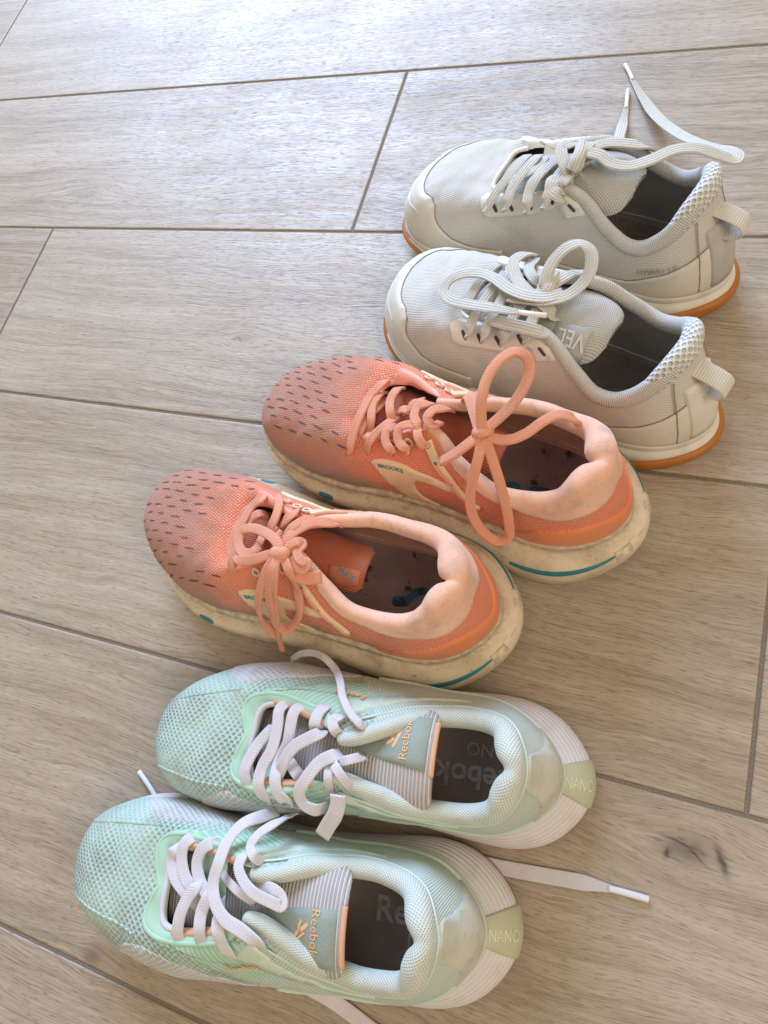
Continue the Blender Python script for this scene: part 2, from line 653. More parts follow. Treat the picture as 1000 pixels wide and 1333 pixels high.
    # ---- sole: rings of (outward offset, height) hung on the feather line
    def ringset(self, name, mat, prof, parent=None, dense=4, cap=False, xs=None):
        """prof: list of functions fr -> (offset, z)"""
        fr = self.Ffr
        rings = []
        for fn in prof:
            off, z = fn(fr)
            xy = self.Fs + self.ens * np.asarray(off)[:, None] if np.ndim(off) else self.Fs + self.ens * off
            rings.append(np.column_stack([xy, np.broadcast_to(z, fr.shape)]))
        rings = np.array(rings)
        K = len(rings)
        out, vc = [], []
        for i in range(K - 1):
            p1, p2 = rings[i], rings[i + 1]
            p0 = rings[i - 1] if i else 2 * p1 - p2
            p3 = rings[i + 2] if i + 2 < K else 2 * p2 - p1
            for q in range(dense):
                t = q / dense
                m1, m2 = (p2 - p0) / 2, (p3 - p1) / 2
                out.append((2 * t ** 3 - 3 * t * t + 1) * p1 + (t ** 3 - 2 * t * t + t) * m1
                           + (-2 * t ** 3 + 3 * t * t) * p2 + (t ** 3 - t * t) * m2)
        out.append(rings[-1])
        out = np.array(out)
        nv, nt = out.shape[:2]
        arc = np.concatenate([[0], np.cumsum(np.linalg.norm(np.diff(self.Fs, axis=0), axis=1))])
        vl = np.concatenate([np.zeros((1, nt)), np.cumsum(np.linalg.norm(np.diff(out, axis=0), axis=2), 0)], 0)
        uv = np.stack([np.broadcast_to(arc, (nv, nt)), vl], 2)
        v = out.reshape(-1, 3)
        f = grid_faces(nv, nt)
        f = [q[::-1] for q in f]
        if cap:
            c = out[-1].mean(0)
            v = np.vstack([v, c[None]])
            uv = np.vstack([uv.reshape(-1, 2), [[0, 0]]])
            b = (nv - 1) * nt
            f += [(b + i, len(v) - 1, b + (i + 1) % nt)[::-1] for i in range(nt)]
        self.last_rings = out
        self.last_bvh = BVHTree.FromPolygons([Vector(q) for q in out.reshape(-1, 3)], grid_faces(nv, nt))
        return self.mesh(name, v, f, mat, uv.reshape(-1, 2), parent, flip=self.s.get('flip', False))

    def prep_sole(self):
        self.Fs = self.F[:, :2].copy()
        self.ens = self.en.copy()
        # smooth the outward directions a little so flared rims stay clean
        for _ in range(6):
            self.ens = norm(np.roll(self.ens, 1, 0) * .25 + self.ens * .5 + np.roll(self.ens, -1, 0) * .25)

    # ---- padded collar: a swollen roll along the opening
    def collar(self, mat, th0, th1, rad, n=150, m=14, name='collar', inset=.6, tall=1.15, uvs=1.0, drop=.2):
        cen, tan = [], []
        tt = np.linspace(th0, th1, n)
        for t in tt:
            p, nn, _ = self.at(t, 1.0)
            cen.append(p)
        cen = np.array(cen)
        tan = norm(np.gradient(cen, axis=0))
        out_xy = np.cross(np.array([0, 0, 1.0])[None], tan)
        mid = np.array([cen[:, 0].mean(), cen[:, 1].mean()])
        sgn = np.sign(np.sum(out_xy[n // 4:3 * n // 4, :2] * (cen[n // 4:3 * n // 4, :2] - mid), 1).mean())
        outd = norm(out_xy * sgn)
        upd = norm(np.cross(tan, outd))
        upd *= np.sign(upd[:, 2:3])
        r = np.array([rad((t - th0) / (th1 - th0)) for t in tt])
        self.collar_c = cen - outd * (r * inset)[:, None] - upd * (r * drop)[:, None]
        vs, uv = [], []
        arc = np.concatenate([[0], np.cumsum(np.linalg.norm(np.diff(cen, axis=0), axis=1))])
        for j in range(m + 1):
            a = 2 * math.pi * j / m
            p = self.collar_c + outd * (np.cos(a) * r)[:, None] + upd * (np.sin(a) * r * tall)[:, None]
            vs.append(p)
            uv.append(np.column_stack([arc, np.full(n, j / m * 2 * math.pi * r.max())]))
        vs = np.array(vs).reshape(-1, 3)
        f = grid_faces(m + 1, n, False)
        e0 = list(range(0, (m) * n, n))
        f.append(tuple(e0))
        f.append(tuple(i + n - 1 for i in e0)[::-1])
        o = self.mesh(name, vs, f, mat, np.array(uv).reshape(-1, 2), flip=self.s.get('cflip', False))
        self.collar_r, self.collar_out, self.collar_tt = r, outd, tt
        self.cbvh = BVHTree.FromPolygons([Vector(p) for p in vs], [q for q in f])
        return o

    # ---- lining from just inside the opening down to the footbed, and the footbed
    def interior(self, m_lining, m_insole, zin):
        s = self.s
        O, F = self.S[-1], self.F
        fr = self.Ffr
        ins = F[:, :2] - self.en * .006
        cx = (O - norm(np.column_stack([self.en, np.zeros(len(O))])) * .0015)
        zi = interp(fr, *zin)
        bot = np.column_stack([ins, zi])
        rings = []
        for k in range(self.nvs - 1, -1, -3):
            q = k / (self.nvs - 1)
            rings.append(self.S[k] - self.N[k] * (.0035 if q < .95 else .001))
        rings.append(np.column_stack([ins, zi]))
        rings = np.array(rings)
        nv, nt = rings.shape[:2]
        self.mesh('lining', rings.reshape(-1, 3), grid_faces(nv, nt), m_lining,
                  np.column_stack([np.tile(np.arange(nt) * .003, nv), np.repeat(np.arange(nv) * .008, nt)]))
        ring = np.column_stack([F[:, :2] - self.en * .004, zi + .0005])
        cen = []
        v = [ring]
        for q in (.75, .5, .25):
            c = ring.copy()
            c[:, 1] = ring[:, 1] * q + s['ytip'] * .3 * (1 - q)
            c[:, 2] = zi - .002 * (1 - q)
            v.append(c)
        v = np.array(v)
        vv = v.reshape(-1, 3)
        ff = grid_faces(4, nt)
        # close the middle strip
        b = 3 * nt
        h = nt // 2
        for i in range(h):
            a0, a1 = b + i, b + i + 1
            c0, c1 = b + (nt - i) % nt, b + (nt - i - 1) % nt
            q = [a0, a1, c1, c0]
            q2 = []
            for k in q:
                if k not in q2:
                    q2.append(k)
            if len(q2) > 2:
                ff.append(tuple(q2))
        self.insole_bvh = BVHTree.FromPolygons([Vector(p) for p in vv], ff)
        return self.mesh('insole', vv, [q[::-1] for q in ff], m_insole, vv[:, :2])

    # ---- tongue: rows (x, ycentre, z, half width, edge drop)
    def tongue(self, mat, rows, th=.005, name='tongue', m=15, edge_mat=None):
        rr = crom([(a[0], a[1], a[2], a[3], a[4]) for a in rows], 6)
        n = len(rr)
        top, bot, uv = [], [], []
        arc = np.concatenate([[0], np.cumsum(np.linalg.norm(np.diff(rr[:, :3], axis=0), axis=1))])
        for k, (x, y, z, w, dr) in enumerate(rr):
            for j in range(m):
                a = -1 + 2 * j / (m - 1)
                e = 1 - (abs(a) ** 6) * .9
                p = np.array([x, y + a * w, z - dr * a * a])
                hh = th * .5 * e * (1 if 0 < k < n - 1 else .25)
                top.append(p + np.array([0, 0, hh]))
                bot.append(p - np.array([0, 0, hh]))
                uv.append((arc[k], a * w))
        v = np.array(top + bot)
        N = n * m
        f = grid_faces(n, m, False)
        ft = list(f)
        f = [q for q in f] + [tuple(i + N for i in q)[::-1] for q in f]
        for k in range(n - 1):
            f.append((k * m, (k + 1) * m, N + (k + 1) * m, N + k * m))
            f.append((k * m + m - 1, N + k * m + m - 1, N + (k + 1) * m + m - 1, (k + 1) * m + m - 1))
        for j in range(m - 1):
            f.append((j, N + j, N + j + 1, j + 1)[::-1])
            b = (n - 1) * m
            f.append((b + j, b + j + 1, N + b + j + 1, N + b + j)[::-1])
        self.tongue_bvh = BVHTree.FromPolygons([Vector(p) for p in top], ft)
        return self.mesh(name, v, f, mat, uv + uv, flip=True)

    def on(self, x, y, bvh=None):
        h = (bvh or self.bvh).ray_cast(Vector((x, y, .3)), Vector((0, 0, -1)))
        if h[0] is None:
            h = (bvh or self.bvh).find_nearest(Vector((x, y, .06)))
        n = np.array(h[1])
        return np.array(h[0]), (n if n[2] > 0 else -n)

    def side(self, x, z, sg, bvh=None):
        h = (bvh or self.bvh).ray_cast(Vector((x, sg * .2, z)), Vector((0, -sg, 0)))
        if h[0] is None:
            h = (bvh or self.bvh).find_nearest(Vector((x, sg * .04, z)))
        n = np.array(h[1])
        return np.array(h[0]), (n if n[1] * sg > 0 else -n)

    def sole_band(self, name, mat, rings, th0, th1, k0, k1, th=.0008, nu=40, nv=6, parent=None):
        """a patch on the sole wall; k0/k1 functions of the position 0..1 along it, in ring fractions"""
        nvr, nt = rings.shape[:2]
        du = np.roll(rings, -1, 1) - np.roll(rings, 1, 1)
        dv = np.gradient(rings, axis=0)
        N = norm(np.cross(dv, du))
        if np.mean(np.sum(N[nvr // 2, :, :2] * self.ens, 1)) < 0:
            N = -N
        vs, uv = [], []

        def g(A, t, k):
            i = (t % 1.0) * nt
            j = np.clip(k, 0, 1) * (nvr - 1)
            i0, j0 = int(i) % nt, min(int(j), nvr - 2)
            a, b = i - int(i), j - j0
            i1 = (i0 + 1) % nt
            return (A[j0, i0] * (1 - a) + A[j0, i1] * a) * (1 - b) + (A[j0 + 1, i0] * (1 - a) + A[j0 + 1, i1] * a) * b
        prof = [0.0] + list(np.linspace(.03, .97, nv)) + [1.0]
        for kk, q in enumerate(prof):
            for i in range(nu):
                s = i / (nu - 1)
                t = th0 + (th1 - th0) * s
                k = k0(s) + (k1(s) - k0(s)) * q
                h = -.0005 if (kk in (0, len(prof) - 1) or i in (0, nu - 1)) else th
                vs.append(g(rings, t, k) + norm(g(N, t, k)) * h)
                uv.append((s * .1, q * .02))
        return self.mesh(name, vs, grid_faces(len(prof), nu, False), mat, uv, parent)

    def ridge(self, name, mat, pts, w=.002, t=.0014, parent=None, bvh=None, lift=0.0, sm=6):
        """a thin welt lying on the upper through pts (th, v)"""
        P, N = [], []
        for a in crom(np.array([(q[0] * .7, q[1] * .08, 0) for q in pts]), max(sm, 4)):
            p, n, _ = self.at(a[0] / .7, a[1] / .08)
            P.append(p + n * lift)
            N.append(n)
        return self.lace(name, mat, P, w, t, N, parent, 1, m=8)

    def plane(self, pts):
        P = np.array(pts, float)
        c = P.mean(0)
        u, sv, vt = np.linalg.svd(P - c)
        return P, c, vt[0], vt[1], vt[2]

    def drop_on(self, bvh, P, n, off, fallback=True):
        h = bvh.ray_cast(Vector(P + n * .06), Vector(-n), .14)
        if h[0] is None:
            h = bvh.find_nearest(Vector(P))
        hn = np.array(h[1])
        if hn @ n < 0:
            hn = -hn
        return np.array(h[0]) + hn * off

    def overlay(self, name, mat, pts, th=.0012, bevel=.0008, cell=.006, sm=0, holes=(), parent=None, bvh=None, hint=None):
        """a thin raised patch whose outline pts (3-D, shoe coordinates) is laid onto the upper"""
        bvh = bvh or self.bvh
        P, c, e1, e2, n = self.plane(pts)
        nn = hint if hint is not None else np.array(bvh.find_nearest(Vector(c))[1])
        if hint is None:
            q = np.array(bvh.find_nearest(Vector(c))[0])
            axis = np.array([np.clip(c[0], .05, .2), 0, .03])
            if nn @ (q - axis) < 0:
                nn = -nn
        if n @ nn < 0:
            n = -n
        if np.cross(e1, e2) @ n < 0:
            e2 = -e2
        Q = np.column_stack([(P - c) @ e1, (P - c) @ e2])
        if sm:
            Q = crom(Q, sm, True)
        bm = bmesh.new()
        vs = [bm.verts.new((a, b, 0)) for a, b in Q]
        face = bm.faces.new(vs)
        bm.normal_update()
        if face.normal.z < 0:
            face.normal_flip()
        if bevel > 0:
            res = bmesh.ops.inset_region(bm, faces=[face], thickness=bevel, use_even_offset=True, use_boundary=True)
            for v in face.verts:
                v.co.z = th
        else:
            for v in face.verts:
                v.co.z = th
        bmesh.ops.triangulate(bm, faces=bm.faces[:])
        lo, hi = Q.min(0), Q.max(0)
        for ax in (0, 1):
            k = lo[ax] + cell
            while k < hi[ax]:
                no = [0, 0, 0]
                no[ax] = 1
                co = [0, 0, 0]
                co[ax] = k
                bmesh.ops.bisect_plane(bm, geom=bm.verts[:] + bm.edges[:] + bm.faces[:], plane_co=co, plane_no=no)
                k += cell
        bm.verts.ensure_lookup_table()
        bm.verts.index_update()
        out, uv = [], []
        for v in bm.verts:
            p = c + e1 * v.co.x + e2 * v.co.y
            out.append(self.drop_on(bvh, p, n, v.co.z - (.0004 if v.co.z < th * .5 else 0)))
            uv.append((v.co.x, v.co.y))
        f = [[v.index for v in fc.verts] for fc in bm.faces]
        bm.free()
        o = self.mesh(name, out, f, mat, uv, parent)
        if hint is None or True:
            # make sure the faces look outward
            me = o.data
            s = sum(p.area * (np.array(p.normal) * (1, -1 if self.right else 1, 1)) @ n for p in me.polygons)
            if s < 0:
                me.flip_normals()
        return o

    def text(self, body, mat, origin, right, up, size, off=.0003, bvh=None, name='lettering', parent=None, shear=0.0,
             stretch=1.0, flipx=False, bold=.0, thick=0.0):
        """flat print laid onto the surface; origin = lower left corner, right/up = 3-D directions in shoe coordinates"""
        bvh = bvh or self.bvh
        key = (body, bold)
        if key not in TEXT:
            cu = bpy.data.curves.new('t', 'FONT')
            cu.body = body
            cu.size = 1.0
            cu.offset = bold
            cu.resolution_u = 3
            cu.fill_mode = 'FRONT'
            ob = bpy.data.objects.new('t', cu)
            COL.objects.link(ob)
            dg = bpy.context.evaluated_depsgraph_get()
            me = bpy.data.meshes.new_from_object(ob.evaluated_get(dg))
            bm = bmesh.new()
            bm.from_mesh(me)
            bmesh.ops.triangulate(bm, faces=bm.faces[:])
            TEXT[key] = ([tuple(v.co) for v in bm.verts], [[v.index for v in f.verts] for f in bm.faces])
            bm.free()
            bpy.data.objects.remove(ob)
            bpy.data.curves.remove(cu)
            bpy.data.meshes.remove(me)
        vs, fs = TEXT[key]
        origin, right, up = np.array(origin, float), np.array(right, float), np.array(up, float)
        if self.right:      # given in this shoe's own frame
            origin, right, up = origin * (1, -1, 1), right * (1, -1, 1), up * (1, -1, 1)
        r, u = norm(right), norm(up)
        u = norm(u - (u @ r) * r)
        n = np.cross(r, u)
        if self.right:
            # the print is not mirrored on the mirrored shoe
            n = -n
        out = []
        for x, y, _ in vs:
            p = np.array(origin) + r * (x + shear * y) * size * stretch + u * y * size
            out.append(self.drop_on(bvh, p, n, off))
        o = self.mesh(name, out, fs, mat, None, parent)
        me = o.data
        s = sum(p.area * (np.array(p.normal) * (1, -1 if self.right else 1, 1)) @ n for p in me.polygons)
        if s < 0:
            me.flip_normals()
        return o

    # ---- lace: a flat woven band along a path (points in shoe coordinates of THIS shoe's own side)
    def lace(self, name, mat, pts, w=.006, t=.0018, normals=None, parent=None, sm=8, up=None, taper=None, m=12, own=False):
        """pts (n,3); normals (n,3) the direction the flat side faces"""
        P = np.array(pts, float)
        if own and self.right:
            P = P * (1, -1, 1)
        if normals is None:
            U = np.array(up if up is not None else (0, 0, 1.0), float)
            if own and self.right:
                U = U * (1, -1, 1)
            Nn = np.repeat(U[None], len(P), 0)
        else:
            Nn = norm(np.array(normals, float))
            if own and self.right:
                Nn = Nn * (1, -1, 1)
        Q = crom(np.hstack([P, Nn]), sm)
        C, U = Q[:, :3], Q[:, 3:]
        T = norm(np.gradient(C, axis=0))
        U = norm(U - np.sum(U * T, 1, keepdims=True) * T)
        B = np.cross(T, U)
        n = len(C)
        arc = np.concatenate([[0], np.cumsum(np.linalg.norm(np.diff(C, axis=0), axis=1))])
        vs, uv = [], []
        k = np.ones(n)
        if taper is not None:
            k = np.array([taper(q) for q in arc / arc[-1]])
        h = t / w          # flat band with rounded selvedges
        sec = [(1, 0), (.97, .55), (.90, .86), (.74, 1), (.35, 1.06), (0, 1.08), (-.35, 1.06), (-.74, 1), (-.90, .86), (-.97, .55),
               (-1, 0), (-.97, -.55), (-.90, -.86), (-.74, -1), (0, -1.05), (.74, -1), (.90, -.86), (.97, -.55)]
        if h > .5:
            sec = [(math.cos(q), math.sin(q)) for q in np.linspace(0, 2 * math.pi, 17)[:-1]]
        m = len(sec)
        for cx, cz in sec + [sec[0]]:
            vs.append(C + B * (cx * w / 2 * k)[:, None] + U * (cz * t / 2 * (.6 + .4 * k))[:, None])
            uv.append(np.column_stack([arc, np.full(n, cx * w / 2)]))
        v = np.array(vs).reshape(-1, 3)
        f = grid_faces(m + 1, n, False)
        e0 = list(range(0, m * n, n))
        f.append(tuple(e0))
        f.append(tuple(i + n - 1 for i in e0)[::-1])
        return self.mesh(name, v, f, mat, np.array(uv).reshape(-1, 2), parent)


TEXT = {}

# ------------------------------------------------------------------ the three kinds of shoe
MINT = dict(
    lump=.0005, crease=[(.232, .007, .0016, .25), (.214, .006, .0012, -.3)],
    ytip=-.009, xheel=.020, xtoe=.279,
    zf=([0, .25, .5, .75, .9, 1], [.031, .028, .024, .021, .022, .024]),
    rows=[  # ylat, ymed, Ox, Oylat, Oymed, Oz, a1, b1, c2, d2
        (0, 0, .192, -.003, -.003, .066, .80, .004, .50, .002),
        (.008, -.025, .192, .006, -.013, .066, .80, .004, .50, .002),
        (.0205, -.037, .190, .013, -.021, .066, .80, .004, .50, .002),
        (.0325, -.0445, .182, .016, -.025, .068, .72, .004, .48, .001),
        (.0410, -.0470, .167, .014, -.025, .072, .62, .004, .46, .000),
        (.0450, -.0450, .150, .009, -.023, .079, .55, .004, .45, -.002),
        (.0440, -.0400, .131, .005, -.021, .086, .50, .003, .42, -.006),
        (.0415, -.0360, .112, .014, -.026, .082, .48, .003, .34, -.010),
        (.0390, -.0340, .088, .024, -.030, .074, .45, .003, .26, -.012),
        (.0370, -.0335, .064, .026, -.029, .074, .45, .003, .24, -.014),
        (.0320, -.0300, .046, .022, -.024, .083, .42, .005, .22, -.016),
        (.0165, -.0160, .038, .011, -.013, .091, .40, .004, .20, -.022),
        (0, 0, .0355, -.001, -.001, .093, .40, .004, .20, -.022),
    ])
ORANGE = dict(
    lump=.0006, crease=[(.222, .009, .0016, .2)],
    ytip=-.010, xheel=.012, xtoe=.281,
    zf=([0, .25, .5, .75, .9, 1], [.044, .040, .034, .030, .032, .036]),
    rows=[
        (0, 0, .178, 0, 0, .084, .78, .005, .52, .003),
        (.007, -.026, .178, .007, -.007, .084, .78, .005, .52, .003),
        (.021, -.037, .177, .013, -.013, .084, .78, .005, .52, .003),
        (.0345, -.0430, .172, .017, -.018, .085, .70, .005, .50, .002),
        (.0440, -.0450, .161, .018, -.019, .089, .60, .005, .48, .001),
        (.0455, -.0430, .146, .014, -.016, .096, .55, .005, .45, -.001),
        (.0430, -.0380, .128, .009, -.013, .103, .50, .004, .42, -.006),
        (.0400, -.0350, .110, .018, -.022, .098, .48, .003, .30, -.012),
        (.0390, -.0345, .088, .030, -.031, .090, .45, .003, .20, -.014),
        (.0385, -.0350, .062, .032, -.032, .090, .45, .003, .20, -.016),
        (.0340, -.0320, .038, .026, -.026, .097, .42, .005, .20, -.020),
        (.0180, -.0175, .026, .013, -.013, .104, .40, .006, .20, -.024),
        (0, 0, .022, 0, 0, .106, .40, .006, .20, -.024),
    ])
WHITE = dict(
    lump=.00035, crease=[(.205, .006, .0012, .5), (.192, .005, .0009, .2), (.219, .006, .0008, -.2)],
    ytip=-.008, xheel=.008, xtoe=.266,
    zf=([0, .25, .5, .75, .9, 1], [.026, .024, .020, .017, .018, .019]),
    rows=[
        (0, 0, .176, .001, .001, .072, .70, .003, .52, .002),
        (.012, -.026, .176, .010, -.008, .072, .70, .003, .52, .002),
        (.028, -.037, .175, .017, -.015, .072, .70, .003, .52, .002),
        (.0390, -.0430, .168, .021, -.020, .074, .65, .003, .50, .001),
        (.0440, -.0450, .155, .022, -.022, .078, .58, .003, .48, .000),
        (.0440, -.0430, .139, .021, -.022, .083, .52, .003, .45, -.001),
        (.0410, -.0380, .120, .022, -.022, .093, .50, .002, .40, -.006),
        (.0385, -.0350, .100, .027, -.027, .092, .48, .002, .28, -.012),
        (.0370, -.0340, .078, .034, -.033, .076, .45, .002, .15, -.012),
        (.0355, -.0335, .056, .034, -.033, .070, .45, .002, .12, -.012),
        (.0310, -.0300, .038, .026, -.026, .085, .42, .003, .15, -.018),
        (.0170, -.0165, .029, .013, -.013, .098, .40, .003, .15, -.022),
        (0, 0, .026, 0, 0, .1005, .40, .003, .15, -.022),
    ])
